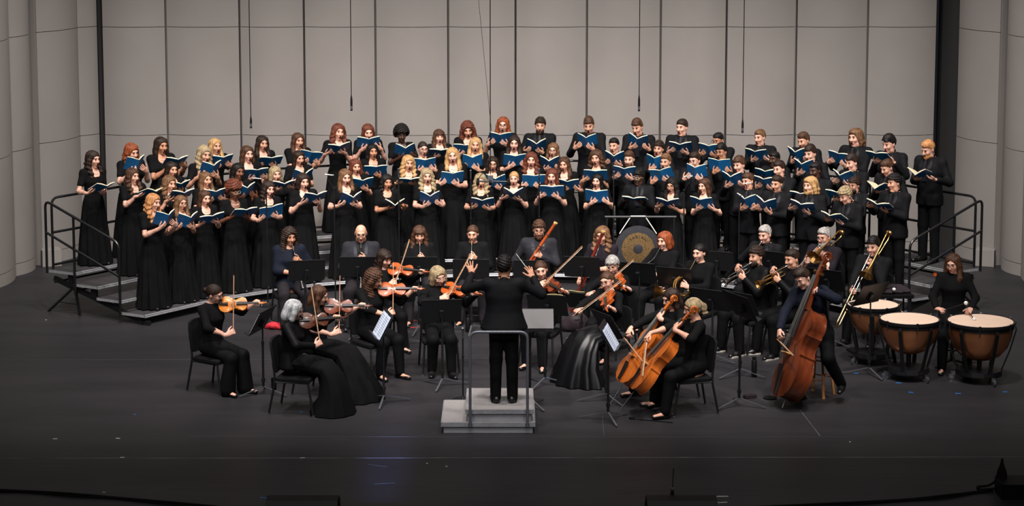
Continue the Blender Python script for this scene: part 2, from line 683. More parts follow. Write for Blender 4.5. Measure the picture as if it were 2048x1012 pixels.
def hand_prims(fd, side, x0, curl, spread, thumb):
    """palm, four unequal jointed fingers and a thumb; palm faces down, thumb forward"""
    sx = side
    k_ = .92
    fd.cap((sx * (x0 - .02), .0, SHZ), (sx * (x0 + .028), 0, SHZ), .024, .026, .02, 1, (1, 1, .72))
    for y in (-.024, -.008, .008, .024):
        fd.cap((sx * (x0 + .02), y * .8, SHZ), (sx * (x0 + .081), y, SHZ), .0135, .0125, .012)
    for y, L, sp in ((-.029, .074, -1.0), (-.0095, .082, -.3), (.0105, .076, .35), (.029, .060, 1.0)):
        p = np.array([sx * (x0 + .079), y, SHZ])
        a = 0.
        r = .0092
        for i, fr in enumerate((.44, .31, .25)):
            a += curl[i]
            d = np.array([sx * math.cos(a) * math.cos(sp * spread), math.sin(sp * spread) * math.cos(a), -math.sin(a)])
            q = p + d * L * fr * .95
            fd.cap(p, q, r, r * .92, .004)
            p, r = q, r * .92
    t0 = np.array([sx * (x0 + .025), -.022, SHZ - .004])
    t1 = np.array([sx * (x0 + .058), -.050 - .012 * thumb, SHZ - .012 - .012 * (1 - thumb)])
    t2 = np.array([sx * (x0 + .092), -.058 - .026 * thumb, SHZ - .02 - .016 * (1 - thumb)])
    fd.cap(t0, t1, .0145, .0115, .008)
    fd.cap(t1, t2, .0112, .0092, .004)


def head_prims(fd, sex, mouth):
    m = sex == 'm'
    j = -.012 if mouth else 0
    fd.ell((0, .012, 1.590), (.073, .092, .088), .02)
    fd.ell((0, -.020, 1.532 + j / 2), (.060 if m else .057, .066, .076), .03)
    fd.ell((0, -.060, 1.472 + j), .027 if m else .022, .022)
    if m:
        for sx in (-1, 1):
            fd.ell((sx * .042, -.02, 1.49 + j), .024, .02)
    fd.cap((-.034, -.077, 1.594), (.034, -.077, 1.594), .0125, .0125, .015)
    for sx in (-1, 1):
        fd.ell((sx * .036, -.060, 1.538), .024, .02)
        fd.ell((sx * .075, .012, 1.557), (.010, .018, .030), .008)
        fd.ell((sx * .031, -.099, 1.573), .0175, .01, -1)
    fd.cap((0, -.083, 1.576), (0, -.104, 1.536), .0095, .0135, .012)
    for sx in (-1, 1):
        fd.ell((sx * .011, -.092, 1.533), .009, .008)
    if mouth:
        fd.ell((0, -.080, 1.496 + j * .6), (.025, .015, .024), .008)
        fd.ell((0, -.098, 1.494 + j * .6), (.0150, .028, .0175), .003, -1)
    else:
        fd.cap((-.018, -.077, 1.503), (.018, -.077, 1.503), .0075, .0075, .006)
        fd.cap((-.013, -.078, 1.493), (.013, -.078, 1.493), .0080, .0080, .006)
    r = .056 if m else .047
    fd.cap((0, .022, 1.38), (0, .010, 1.50), r + .004, r, .03)


def make_master(sex, mouth, curl, spread, thumb, legs, ratio):
    fd = Field()
    fd.prof([(z, rx * (.8 if legs and z < 1.0 else 1), ry * (.8 if legs and z < 1.0 else 1), cy) for z, rx, ry, cy in TORSO[sex]], .02)
    S = SHX[sex]
    for sx in (-1, 1):
        fd.cap((sx * .09, .01, SHZ), (sx * S, .01, SHZ), .05, .048, .04)
        fd.cap((sx * S, .005, SHZ), (sx * (S + L1), .0, SHZ), .047 if sex == 'm' else .042, .037 if sex == 'm' else .034, .03)
        x1, x2 = S + L1, S + L1 + L2
        fd.cap((sx * x1, 0, SHZ), (sx * (x1 + .08), 0, SHZ), .036, .037, .02)
        fd.cap((sx * (x1 + .08), 0, SHZ), (sx * x2, 0, SHZ), .037, .025, .02, 1, (1, 1, .9))
        hand_prims(fd, sx, x2, curl, spread, thumb)
        if legs:
            fd.chain([(sx * .088, .005, .88), (sx * .09, 0, .47), (sx * .088, .012, .30), (sx * .086, .018, .09)],
                     [.070, .050, .050, .036], .02)
            fd.cap((sx * .086, .03, .045), (sx * .092, -.13, .03), .036, .028, .02, 1, (1, 1, .8))
    head_prims(fd, sex, mouth)
    x2 = S + L1 + L2

    def ax(*seg):
        out = []
        for a, b, h in seg:
            out += list(np.arange(a, b - 1e-6, h))
        return np.array(out)
    half = ax((0, .09, .0055), (.09, x2 - .03, .022), (x2 - .03, x2 + .21, .0045))
    xs = np.concatenate([-half[:0:-1], half])
    ys = ax((-.19, -.125, .012), (-.125, .06, .0052), (.06, .16, .012))
    zl = .0 if legs else .93
    zs = ax((zl - .05, 1.255, .028), (1.255, 1.43, .0052), (1.43, 1.70, .0055))
    V, Q = fd.build(h=.008, axes=(xs, ys, zs))
    me = mesh_from('tmp', V, Q)
    o = bpy.data.objects.new('tmp', me)
    COL.objects.link(o)
    md = o.modifiers.new('d', 'DECIMATE')
    md.ratio = ratio
    dg = bpy.context.evaluated_depsgraph_get()
    ev = o.evaluated_get(dg)
    m2 = ev.to_mesh()
    m2.calc_loop_triangles()
    n = len(m2.vertices)
    v = np.empty(n * 3, np.float32)
    m2.vertices.foreach_get('co', v)
    v = v.reshape(-1, 3).astype(float)
    t = np.empty(len(m2.loop_triangles) * 3, np.int32)
    m2.loop_triangles.foreach_get('vertices', t)
    t = t.reshape(-1, 3)
    ev.to_mesh_clear()
    bpy.data.objects.remove(o)
    bpy.data.meshes.remove(me)
    if not legs:            # clothing covers the trunk from here down
        keep = (v[t][:, :, 2].max(1) > 1.00)
        t = t[keep]
        used = np.unique(t)
        re = np.full(n, -1)
        re[used] = np.arange(len(used))
        v, t = v[used], re[t]
    c = v[t].mean(1)
    mi = np.zeros(len(t), np.int32)
    j = -.0072 if mouth else 0
    zc, rx, rz = (1.496 + j, .026, .025) if mouth else (1.498, .025, .013)
    lip = ((c[:, 0] / rx) ** 2 + ((c[:, 2] - zc) / rz) ** 2 < 1) & (c[:, 1] < -.066)
    mi[lip] = 1
    if mouth:
        inn = ((c[:, 0] / .0185) ** 2 + ((c[:, 2] - 1.494 - j) / .0205) ** 2 < 1) & (c[:, 1] < -.04) & (c[:, 1] > -.0945)
        mi[inn] = 2
    # joint weights
    ax_, ay, az = v[:, 0], v[:, 1], v[:, 2]
    X = np.abs(ax_)
    arm = (X > .10) & (az > 1.25) & ((az < 1.46) | (X > .2)) & ~((az > 1.43) & (X < .12))
    d = dict(v=v, t=t, mi=mi, sex=sex)
    wsh = sstep(X, .10, .235) * sstep(az, 1.24, 1.33)
    d['reg'] = []
    for sx in (-1, 1):
        sd = (ax_ * sx > 0) & arm
        xe, xw = S + L1, S + L1 + L2
        a = sd & (X < S + L1 * .55)
        b = sd & (X >= S + L1 * .55) & (X < xe + L2 * .55)
        e = sd & (X >= xe + L2 * .55)
        d['reg'].append((sx, np.nonzero(a)[0], wsh[a], np.nonzero(b)[0], sstep(X[b], xe - .055, xe + .055),
                         np.nonzero(e)[0], sstep(X[e], xw - .075, xw + .012)))
    hd = (az > 1.40) & (X < .115)
    d['head'] = (np.nonzero(hd)[0], sstep(az[hd], 1.405, 1.475))
    if legs:
        d['leg'] = []
        for sx in (-1, 1):
            sd = (ax_ * sx > 0) & (az < 1.0)
            a = sd & (az > .68)
            b = sd & (az <= .68) & (az > .28)
            e = sd & (az <= .28)
            d['leg'].append((sx, np.nonzero(a)[0], 1 - sstep(az[a], .80, .97), np.nonzero(b)[0], 1 - sstep(az[b], .41, .53),
                             np.nonzero(e)[0], 1 - sstep(az[e], .07, .15)))
    return d


def qmat(R):
    return np.array(Matrix([list(map(float, r)) for r in R]).to_quaternion())


def rot2(a0, b0, a1, b1):
    """rotation that takes the frame (a0, b0) to (a1, b1)"""
    def fr(a, b):
        a = nrm(a)
        b = np.asarray(b, float)
        b = b - a * np.dot(a, b)
        if np.linalg.norm(b) < 1e-6:
            b = np.cross(a, (.3, .5, .8))
        b = nrm(b)
        return np.c_[a, b, np.cross(a, b)]
    return fr(a1, b1) @ fr(a0, b0).T


def qrot(q, v):
    w, u = q[:, :1], q[:, 1:]
    t = 2 * np.cross(u, v)
    return v + w * t + np.cross(u, t)


def blend(q0, q1, w):
    if np.dot(q0, q1) < 0:
        q1 = -q1
    q = q0[None] * (1 - w)[:, None] + q1[None] * w[:, None]
    return q / np.linalg.norm(q, axis=1, keepdims=True)


def solve_arm(sex, sx, wrist, hdir, palm, pole=None):
    S = np.array([sx * SHX[sex], .01, SHZ])
    wr = np.asarray(wrist, float)
    d = wr - S
    L = np.linalg.norm(d)
    mx = (L1 + L2) * .985
    if L > mx:
        wr = S + d / L * mx
        L = mx
    if L < .12:
        wr = S + d / L * .12
        L = .12
    u = (wr - S) / L
    a = (L1 ** 2 - L2 ** 2 + L * L) / (2 * L)
    h = math.sqrt(max(L1 ** 2 - a * a, 0))
    p = np.asarray(pole if pole is not None else (sx * .55, .35, -1.), float)
    p = p - u * np.dot(u, p)
    E = S + u * a + nrm(p) * h
    up, fo = nrm(E - S), nrm(wr - E)
    n = np.cross(up, fo)
    if np.linalg.norm(n) < 1e-3:
        n = np.array([0, 0, -sx])
    n = nrm(n)
    a0, h0 = np.array([sx, 0, 0.]), np.array([0, 0, -sx * 1.])
    return dict(sx=sx, S=S, E=E, W=wr, qU=qmat(rot2(a0, h0, up, n)), qF=qmat(rot2(a0, h0, fo, n)),
                qH=qmat(rot2(a0, (0, 0, -1), hdir, palm)), hd=nrm(hdir))


NECK = np.array([0, .018, 1.425])
QI = np.array([1., 0, 0, 0])


def pose(ms, arms, qhead, legs=None):
    v0 = ms['v']
    v = v0.copy()
    S0x = SHX[ms['sex']]
    for sx, ia, wa, ib, wb, ie, we in ms['reg']:
        A = arms[0] if sx > 0 else arms[1]
        s0 = np.array([sx * S0x, .01, SHZ])
        e0 = np.array([sx * (S0x + L1), .0, SHZ])
        w0 = np.array([sx * (S0x + L1 + L2), .0, SHZ])
        v[ia] = A['S'] + qrot(blend(QI, A['qU'], wa), v0[ia] - s0)
        v[ib] = A['E'] + qrot(blend(A['qU'], A['qF'], wb), v0[ib] - e0)
        v[ie] = A['W'] + qrot(blend(A['qF'], A['qH'], we), v0[ie] - w0)
    ih, wh = ms['head']
    v[ih] = NECK + qrot(blend(QI, qhead, wh), v0[ih] - NECK)
    if legs and 'leg' in ms:
        for sx, ia, wa, ib, wb, ie, we in ms['leg']:
            Lg = legs[0] if sx > 0 else legs[1]
            h0 = np.array([sx * .09, 0, .88])
            k0 = np.array([sx * .09, 0, .47])
            a0 = np.array([sx * .086, .018, .09])
            v[ia] = Lg['H'] + qrot(blend(QI, Lg['qT'], wa), v0[ia] - h0)
            v[ib] = Lg['K'] + qrot(blend(Lg['qT'], Lg['qS'], wb), v0[ib] - k0)
            v[ie] = Lg['A'] + qrot(blend(Lg['qS'], Lg['qA'], we), v0[ie] - a0)
    return v


def solve_leg(sx, knee, ankle, toe):
    Hj = np.array([sx * .09, 0, .88])
    K = Hj + nrm(np.asarray(knee, float) - Hj) * .41
    A = K + nrm(np.asarray(ankle, float) - K) * .385
    th, sh = nrm(K - Hj), nrm(A - K)
    toe = np.asarray(toe, float)
    f1 = np.cross(np.cross(th, (0, -1, .02)), th) if abs(th[1]) < .95 else np.array([0, 0, 1.])
    f2 = toe - sh * np.dot(toe, sh)
    return dict(H=Hj, K=K, A=A, toe=nrm(toe), qT=qmat(rot2((0, 0, -1), (0, -1, 0), th, f1)),
                qS=qmat(rot2((0, 0, -1), (0, -1, 0), sh, f2)), qA=qmat(rot2((0, 0, -1), (0, -1, 0), (0, 0, -1), toe)))


OPEN = dict(curl=(.26, .30, .25), spread=.09, thumb=.6)
GRIP = dict(curl=(.75, .85, .6), spread=.06, thumb=.35)
SPLAY = dict(curl=(.12, .15, .12), spread=.26, thumb=1.0)
MASTER = {
    ('f', 'sing'): make_master('f', True, legs=False, ratio=.26, **OPEN),
    ('m', 'sing'): make_master('m', True, legs=False, ratio=.26, **OPEN),
    ('f', 'play'): make_master('f', False, legs=True, ratio=.27, **GRIP),
    ('m', 'play'): make_master('m', False, legs=False, ratio=.26, **GRIP),
    ('m', 'lead'): make_master('m', False, legs=False, ratio=.26, **SPLAY)}


# ------------------------------------------------------------------ hair, beards, eyes, glasses, shoes: shared shapes
def hair_mesh(name, cap=.011, top=.0, fx=.086, fz=.112, fzc=1.530, nape=None, sides=None, back=None, wave=0., curl=0., bangs=False,
              bun=None, pony=None, side_r=.030, vol=0., bald=False, part=True, fy=.100):
    fd = Field()
    if bald:
        fd.ell((0, .014, 1.575), (.079, .099, .075), .01)
        fd.fn(lambda X, Y, Z: -(1.612 - Z - .25 * Y) + 0 * X, (-.2, -.2, 1.4), (.2, .2, 1.8), .006, -1) if False else None
    else:
        fd.ell((0, .014, 1.592 + top / 2), (.075 + cap + vol, .095 + cap + vol, .091 + cap + top / 2 + vol), .02)
    if name.startswith('m_'):
        fd.p.clear()
        fd.ell((0, .014, 1.592), (.0745 + cap * .6, .094 + cap * .7, .090 + cap * .6), .02)
        fd.ell((0, -.002, 1.640 + top * .5), (.064, .084 + cap * .5, .042 + top * .6), .03)
    if back:
        zb, rb = back
        fd.chain([(0, .055, 1.60), (0, .070, max(1.48, zb + .04)), (0, .080, min(1.40, zb + .06) if zb < 1.42 else zb + .02), (0, .086, zb)], [.078, .076, .075, rb], .03, 1, (1.15, .75, 1))
    if sides:
        zb, yf = sides
        for sx in (-1, 1):
            pt = [(sx * .058, -.012, 1.635), (sx * (.082 + vol), -.005, 1.55), (sx * (.090 + vol), .0, 1.46), (sx * .100, yf * .6 - .02, 1.38), (sx * .088, yf - .035, zb)]
            if zb > 1.42:
                pt = pt[:2] + [(sx * (.088 + vol), .005, zb)]
            fd.chain(pt, [.030, side_r, side_r + .006, side_r + .004, side_r * .55], .025)
    # clear the face and the ears' front
    fd.ell((0, -.118, fzc), (fx, fy, fz), .012, -1)
    fd.ell((0, -.100, 1.44), (.074, .080, .075), .012, -1)
    if bangs:
        fd.ell((0, -.076, 1.638 if name.startswith('m_') or name == 'pixie' else 1.622), (.060, .026, .024 if name.startswith('m_') else .028), .012)
    if bun:
        fd.ell(bun[:3], bun[3], .012)
    if pony:
        fd.chain([(0, .10, 1.60), (0, .135, 1.56), (0, .13, 1.46), (0, .11, pony)], [.03, .034, .04, .022], .015)
    if nape is not None:
        # keep hair above a slanted line (short haircuts)
        z0, z1 = nape

        def cutf(X, Y, Z):
            lim = np.interp(Y, [-.10, -.055, -.03, .0, .035, .06, .11], [z0 + .02, z0 + .01, 1.605, 1.565, 1.572, z1 + .02, z1])
            lim = lim + (.006 * np.sin(X * 150 + 1.0) + .004 * np.sin(X * 61)) * (Y < -.02)
            return (lim - Z) + 0 * X
    else:
        cutf = None
    if bald:
        base = cutf

        def cutf(X, Y, Z):
            a = np.interp(Y, [-.1, -.02, .0, .11], [1.50, 1.52, 1.55, 1.50]) - Z
            b = Z - np.interp(Y, [-.1, -.03, .05, .11], [1.50, 1.57, 1.60, 1.615])
            return np.maximum(a, b) + 0 * X
    disp = None
    if wave or curl:
        def disp(X, Y, Z):
            d = 0 * X + 0 * Y + 0 * Z
            if wave:
                d = d + wave * np.sin(Z * 95 + 2.5 * np.sign(X) + X * 40) * sstep(1.60 - Z, 0, .12) + wave * .5 * np.sin(np.arctan2(X, Y + .02) * 16 + Z * 30)
            if curl:
                d = d + curl * (np.sin(X * 190 + Y * 60) * np.sin(Y * 180 + Z * 40) + np.sin(Z * 200 + X * 70)) * .6
            return d
    elif part:
        def disp(X, Y, Z):
            return .0022 * np.sin(np.arctan2(X, Y + .03) * 34) + .006 * np.exp(-(X / .006) ** 2) * (Z > 1.6) + 0 * Z
    V, Q = fd.build(h=.0085, disp=disp, cut=cutf)
    if name.startswith('m_') or name in ('bald',):
        V = V * np.array([1.03, 1.02, 1.0])
    return mesh_from('hair_' + name, V, Q)


HAIR = {
    'long': hair_mesh('long', sides=(1.24, -.05), back=(1.22, .06)),
    'longback': hair_mesh('longback', sides=(1.40, .03), back=(1.17, .06), side_r=.026),
    'wavy': hair_mesh('wavy', sides=(1.25, -.06), back=(1.24, .07), wave=.008, side_r=.034, vol=.004),
    'wavyback': hair_mesh('wavyback', sides=(1.38, .01), back=(1.20, .075), wave=.009, side_r=.032, vol=.006),
    'half': hair_mesh('half', cap=.008, sides=(1.36, .02), back=(1.24, .06), side_r=.022, part=False),
    'bun': hair_mesh('bun', cap=.008, nape=(1.60, 1.49), bun=(0, .125, 1.57, .038), part=False),
    'tied': hair_mesh('tied', cap=.008, nape=(1.60, 1.48), pony=1.34, part=False),
    'pony': hair_mesh('pony', cap=.012, nape=(1.60, 1.47), pony=1.22, wave=.006, part=False),
    'afro': hair_mesh('afro', cap=.034, top=.02, vol=.026, curl=.011, nape=(1.618, 1.50)),
    'curly': hair_mesh('curly', cap=.024, vol=.008, curl=.008, sides=(1.42, .0), back=(1.42, .07), side_r=.036),
    'curlylong': hair_mesh('curlylong', cap=.02, vol=.006, curl=.008, sides=(1.22, -.06), back=(1.20, .08), side_r=.04),
    'bob': hair_mesh('bob', cap=.018, sides=(1.475, .02), back=(1.475, .07), side_r=.030),
    'pixie': hair_mesh('pixie', cap=.022, top=.01, curl=.003, nape=(1.585, 1.47), bangs=True),
    'bangs': hair_mesh('bangs', sides=(1.34, -.03), back=(1.34, .07), bangs=True, wave=.004, side_r=.033),
    'm_short': hair_mesh('m_short', cap=.007, top=.010, curl=.002, nape=(1.618, 1.50)),
    'm_swoop': hair_mesh('m_swoop', cap=.010, top=.034, nape=(1.618, 1.50), bangs=True, wave=.003),
    'm_curly': hair_mesh('m_curly', cap=.018, top=.022, nape=(1.615, 1.49), curl=.007, bangs=True),
    'm_side': hair_mesh('m_side', cap=.009, top=.022, nape=(1.62, 1.49), wave=.003),
    'm_buzz': hair_mesh('m_buzz', cap=.005, top=.004, nape=(1.618, 1.50), part=False),
    'm_chin': hair_mesh('m_chin', cap=.016, top=.010, sides=(1.47, .01), back=(1.45, .06), side_r=.024, wave=.004),
    'm_bun': hair_mesh('m_bun', cap=.009, top=.006, nape=(1.60, 1.49), bun=(0, .12, 1.61, .03), wave=.003),
    'bald': hair_mesh('bald', bald=True)}


def beard_mesh(full):
    fd = Field()
    fd.ell((0, -.032, 1.482), (.064, .064, .052), .01)
    fd.ell((0, -.066, 1.462), (.034, .032, .034 if not full else .045), .015)
    fd.ell((0, -.104, 1.497), (.021, .03, .016), .004, -1)
    fd.ell((0, -.02, 1.60), (.09, .10, .085), .01, -1)
    fd.ell((0, -.115, 1.555), (.05, .05, .038), .006, -1)
    fd.ell((0, .05, 1.45), (.09, .075, .12), .006, -1)

    def disp(X, Y, Z):
        return .003 * np.sin(X * 260) * np.sin(Z * 240 + Y * 90)
    V, Q = fd.build(h=.0075, disp=disp)
    return mesh_from('beard', V, Q)


BEARD = {1: beard_mesh(False), 2: beard_mesh(True)}


def eye_mesh():
    b = MB()
    b.ball((0, 0, 0), (.0125, .0055, .0044), 10)
    V = np.vstack(b.v)
    mi = [1 if abs(np.mean(V[list(q), 0])) < .0072 and np.mean(V[list(q), 1]) < 0 else 0 for q in b.f]
    return mesh_from('eye', V, b.f, (EYEW, EYED), True, mi)


def brow_mesh():
    b = MB()
    b.tube([(-.017, .004, -.004), (-.006, -.001, .002), (.008, .0, .003), (.018, .007, -.003)], [.0018, .0032, .0030, .0014], 6)
    return b.mesh('eyebrow')


EYE, BROW = eye_mesh(), brow_mesh()


def glasses_mesh(mat):
    b = MB()
    for sx in (-1, 1):
        c = np.array([sx * .033, -.108, 1.570])
        p = [c + np.array([.026 * math.copysign(abs(math.cos(a)) ** .7, math.cos(a)), 0, .019 * math.copysign(abs(math.sin(a)) ** .7, math.sin(a))])
             for a in np.arange(14) * 2 * math.pi / 14]
        b.tube(p, .0026, 5, closed=True)
        b.tube([c + (sx * .026, .0, .008), (sx * .074, -.06, 1.578), (sx * .081, .01, 1.575)], .0024, 5)
    b.tube([(-.008, -.109, 1.575), (0, -.112, 1.578), (.008, -.109, 1.575)], .0024, 5)
    return b.mesh('glasses', mat)


GLASSES = {'d': glasses_mesh('glasses_dark'), 'c': glasses_mesh('glasses_clear')}


def necklace_mesh():
    b = MB()
    for a in np.linspace(0, 2 * math.pi, 30, endpoint=False):
        x, y = .074 * math.sin(a), -.066 * math.cos(a)
        z = 1.386 - .036 * math.cos(a) + .008
        b.ball((x, y + .003 - .022 * max(0, math.cos(a)), z), .0068, 6)
    return b.mesh('pearl_necklace', 'pearl')


NECKLACE = necklace_mesh()


def shoe_mesh(kind):
    fd = Field()
    if kind == 'flat':
        fd.cap((0, .045, .026), (0, -.15, .022), .037, .034, .02, 1, (1, 1, .75))
        fd.ell((0, -.03, .075), (.026, .075, .045), .008, -1)
    else:
        fd.cap((0, .05, .035), (0, -.06, .035), .041, .043, .02, 1, (1, 1, 1))
        fd.cap((0, -.05, .03), (0, -.165, .026), .043, .034, .02, 1, (1, 1, .8))
        fd.cap((0, .03, .06), (0, .02, .11), .04, .036, .03)
    V, Q = fd.build(h=.014, cut=lambda X, Y, Z: -Z + .001 + 0 * X + 0 * Y)
    return mesh_from('shoe', V, Q)


SHOE = {'flat': shoe_mesh('flat'), 'oxford': shoe_mesh('oxford')}


# ------------------------------------------------------------------ clothes, shaped for each pose
def sleeve(fd, A, frac, r0, r1, rw):
    """sleeve along the posed arm; frac 0..1 to elbow, 1..2 to wrist"""
    S, E, Wp = A['S'], A['E'], A['W']
    sx = A['sx']
    fd.cap((sx * .07, .012, SHZ + .005), S + np.array([0, 0, .004]), r0 + .004, r0 + .004, .05)
    if frac <= 1:
        fd.cap(S, S + (E - S) * frac, r0, r1, .04)
    else:
        fd.cap(S, E, r0, r1, .04)
        fd.cap(E, E + (Wp - E) * (frac - 1), r1, rw, .03)


def make_top(name, sex, arms, frac, off, hem, neck, parent, mat, shift, h=.0185, r=(.056, .052, .042), flare=0., girth=1.):
    fd = Field()
    tab = [list(q) for q in TORSO[sex] if q[0] <= 1.40]
    t = []
    for z, rx, ry, cy in tab:
        g = 1 + (girth - 1) * sstep(np.array(1.36 - z), 0, .15)
        zf = (1.12 if flare > .1 else 1.0) - z
        t.append((z, rx * g + off + flare * max(0, zf), ry * g + off + flare * max(0, zf), cy))
    t = [q for q in t if q[0] >= hem]
    t0 = [np.interp(hem, [q[0] for q in tab], [q[i] for q in tab]) for i in range(4)]
    if t[0][0] > hem + 1e-3:
        t = [(hem, t[0][1] + flare * (t[0][0] - hem) * .3, t[0][2] + flare * (t[0][0] - hem) * .3, t[0][3])] + t
    t.append((1.43, .085, .065, .014))
    fd.prof(t, .02)
    for A in arms:
        sleeve(fd, A, frac, *r)
    if neck == 'scoop':
        fd.ell((0, -.110, 1.405), (.100, .092, .098), .008, -1)
        fd.cap((0, -.15, 1.318), (0, -.10, 1.318), .008, .008, .02, 1)
        fd.ell((0, .005, 1.46), (.098, .085, .055), .01, -1)
    elif neck == 'round':
        fd.ell((0, -.02, 1.45), (.085, .11, .06), .01, -1)
    elif neck == 'vee':
        fd.cap((0, -.12, 1.46), (0, -.15, 1.30), .07, .02, .008, -1)
        fd.ell((0, .01, 1.47), (.078, .08, .055), .01, -1)
    elif neck == 'jacket':
        fd.cap((0, -.135, 1.46), (0, -.165, 1.13), .068, .018, .006, -1)
        fd.ell((0, .0, 1.475), (.072, .08, .055), .01, -1)
        fd.cap((0, -.20, 1.02), (0, -.17, .78), .03, .06, .01, -1)
    elif neck == 'collar':
        fd.ell((0, -.02, 1.475), (.066, .075, .05), .006, -1)
        fd.cap((0, .02, 1.41), (0, .008, 1.45), .066, .062, .012)
        fd.ell((0, -.02, 1.485), (.058, .065, .05), .004, -1)
        fd.cap((0, -.11, 1.46), (0, -.13, 1.38), .03, .008, .004, -1)
    V, Q = fd.build(h=h)
    V[:, 2] -= shift
    return obj(name, mesh_from(name, V, Q), parent, mat)


def standing_skirt(parent, rng, girth=1.):
    n = 54
    a = np.arange(n) * 2 * math.pi / n
    ph = rng.uniform(0, 6.28)
    nw = rng.choice([11, 12, 13, 14])
    rings = []
    for z, rx, ry, cy, am in ((1.09, .132, .098, .002, 0), (1.03, .138, .102, .004, .0), (.94, .168, .122, .010, .002), (.80, .186, .142, .012, .006),
                              (.60, .208, .168, .01, .011), (.40, .228, .190, .008, .015), (.20, .245, .208, .005, .018), (.02, .262, .225, 0, .021)):
        w = 1 + am / .2 * (np.sin(a * nw + ph + z * .8) + .5 * np.sin(a * (nw // 2) + 1.3 * ph))
        rings.append(np.c_[rx * girth * w * np.cos(a), ry * girth * w * np.sin(a) + cy, np.full(n, z)])
    b = MB().loft(rings)
    return b.o('skirt', 'dress_black', parent, angle=70)


def make_trousers(sex, legs, parent, mat, shift, wide=.0, h=.022, standing=False):
    fd = Field()
    if standing:
        fd.prof([(.80, .15, .112, .01), (.88, .16, .118, .01), (1.02, .150, .108, .004)], .03)
        for sx in (-1, 1):
            fd.chain([(sx * .078, .005, .86), (sx * .092, 0, .50), (sx * .096, .012, .05)], [.094, .072, .062 + wide], .03)
    else:
        fd.ell((0, .015, .93), (.165, .13, .11), .03)
        for L in legs:
            end = L['A'] + nrm(L['A'] - L['K']) * .015
            fd.chain([L['H'] + np.array([0, .02, .0]), L['K'] + np.array([0, .0, .005]), end], [.098, .078, .060 + wide], .03)
    V, Q = fd.build(h=h)
    V[:, 2] -= shift
    return obj('trousers', mesh_from('trousers', V, Q), parent, mat)


def seated_skirt(parent, shift, mat, spread=1., sy=0., pleat=.02, knee_y=-.42, hem_y=-.55):
    """long skirt over a seated lap, falling from the knees to the floor"""
    n = 60
    a = np.arange(n) * 2 * math.pi / n
    z0 = shift
    path = [((0, .0, 1.06), (0, 0, 1), .135, .105, 0), ((0, .0, .96), (0, -.3, 1), .175, .14, .1), ((0, -.08, .90), (0, -.8, .6), .20, .135, .15),
            ((0, -.24, .895), (0, -1, .05), .215, .12, .25), ((0, knee_y, .86), (0, -.85, -.5), .225, .125, .35),
            ((0, knee_y - .07, .74), (0, -.35, -.95), .25, .15, .6), ((0, (knee_y + hem_y) / 2 - .06, .55), (0, -.15, -1), .28, .19, .85),
            ((0, hem_y - .0, z0 + .10), (0, -.05, -1), .33, .25, 1.0), ((0, hem_y, z0 + .012), (0, 0, -1), .355, .28, 1.05)]
    rings = []
    for c, t, rx, ry, am in path:
        t = nrm(t)
        y = np.cross(t, (1, 0, 0))
        w = 1 + pleat / .25 * am * (np.sin(a * 11 + 1.1) + .6 * np.sin(a * 5 + .4))
        p = np.asarray(c)[None] + (rx * spread * w * np.cos(a))[:, None] * np.array([1., 0, 0]) + (ry * w * np.sin(a))[:, None] * y
        p[:, 2] = np.maximum(p[:, 2], z0 + .008)
        rings.append(p - np.array([0, 0, shift]))
    return MB().loft(rings).o('skirt', mat, parent, angle=70)


def lapels(parent, shift, mat='lapel_satin', girth=1.):
    for sx in (-1, 1):
        b = MB()
        z = np.array([1.43, 1.38, 1.30, 1.22, 1.135])
        inn = np.array([.066, .058, .044, .028, .008])
        out = np.array([.078, .094, .092, .066, .02])

        def yy(x, zz):
            T = np.array(TORSO['m'])
            rx, ry, cy = (np.interp(zz, T[:, 0], T[:, i]) for i in (1, 2, 3))
            g = 1 + (girth - 1) * sstep(np.asarray(1.36 - zz), 0, .15)
            rx, ry = rx * g + .028, ry * g + .028
            q = np.sqrt(np.maximum(1 - (x / rx) ** 2, .05))
            return np.where(zz > 1.40, -.062 - .01, cy - ry * q - .002)
        top = np.array([[sx * i, yy(i, k), k] for i, k in zip(inn, z)])
        bot = np.array([[sx * i, yy(i, k), k] for i, k in zip(out, z)])
        rings = [np.vstack([top[i], bot[i], bot[i] + (0, .008, 0), top[i] + (0, .008, 0)]) for i in range(len(z))]
        for r in rings:
            r[:, 2] -= shift
        b.loft(rings)
        b.o('lapel', mat, parent, smooth=False)


def shirt_front(parent, shift, mat, girth=1., tie=True):
    fd = Field()
    T = [q for q in TORSO['m'] if 1.0 < q[0] <= 1.40]
    fd.prof([(z, rx * .8, ry * (1 + (girth - 1) * .8) + .010, cy) for z, rx, ry, cy in T] + [(1.43, .085, .075, .01)], .02)
    fd.cap((0, .02, 1.40), (0, .008, 1.452), .070, .065, .012)
    fd.ell((0, -.01, 1.50), (.062, .07, .05), .004, -1)
    V, Q = fd.build(h=.02)
    V[:, 2] -= shift
    obj('shirt', mesh_from('shirt', V, Q), parent, mat)
    if tie:
        b = MB()
        ys = [-.075, -.092, -.118, -.135, -.13]
        zs = [1.425, 1.40, 1.32, 1.22, 1.12]
        ws = [.017, .013, .024, .030, .034]
        g = (girth - 1) * .09
        rings = []
        for y, z, w in zip(ys, zs, ws):
            y = y - g * (1.43 - z) / .3 - .014
            rings.append(np.array([(-w, y, z - shift), (w, y, z - shift), (w, y + .012, z - shift), (-w, y + .012, z - shift)]))
        b.loft(rings).o('necktie', 'tie_black', parent)


def quat_head(yaw, pitch, roll):
    """yaw to the person's left, pitch down, in degrees"""
    r = Matrix.Rotation(math.radians(yaw), 3, 'Z') @ Matrix.Rotation(math.radians(pitch), 3, 'X') @ Matrix.Rotation(math.radians(roll), 3, 'Y')
    return r


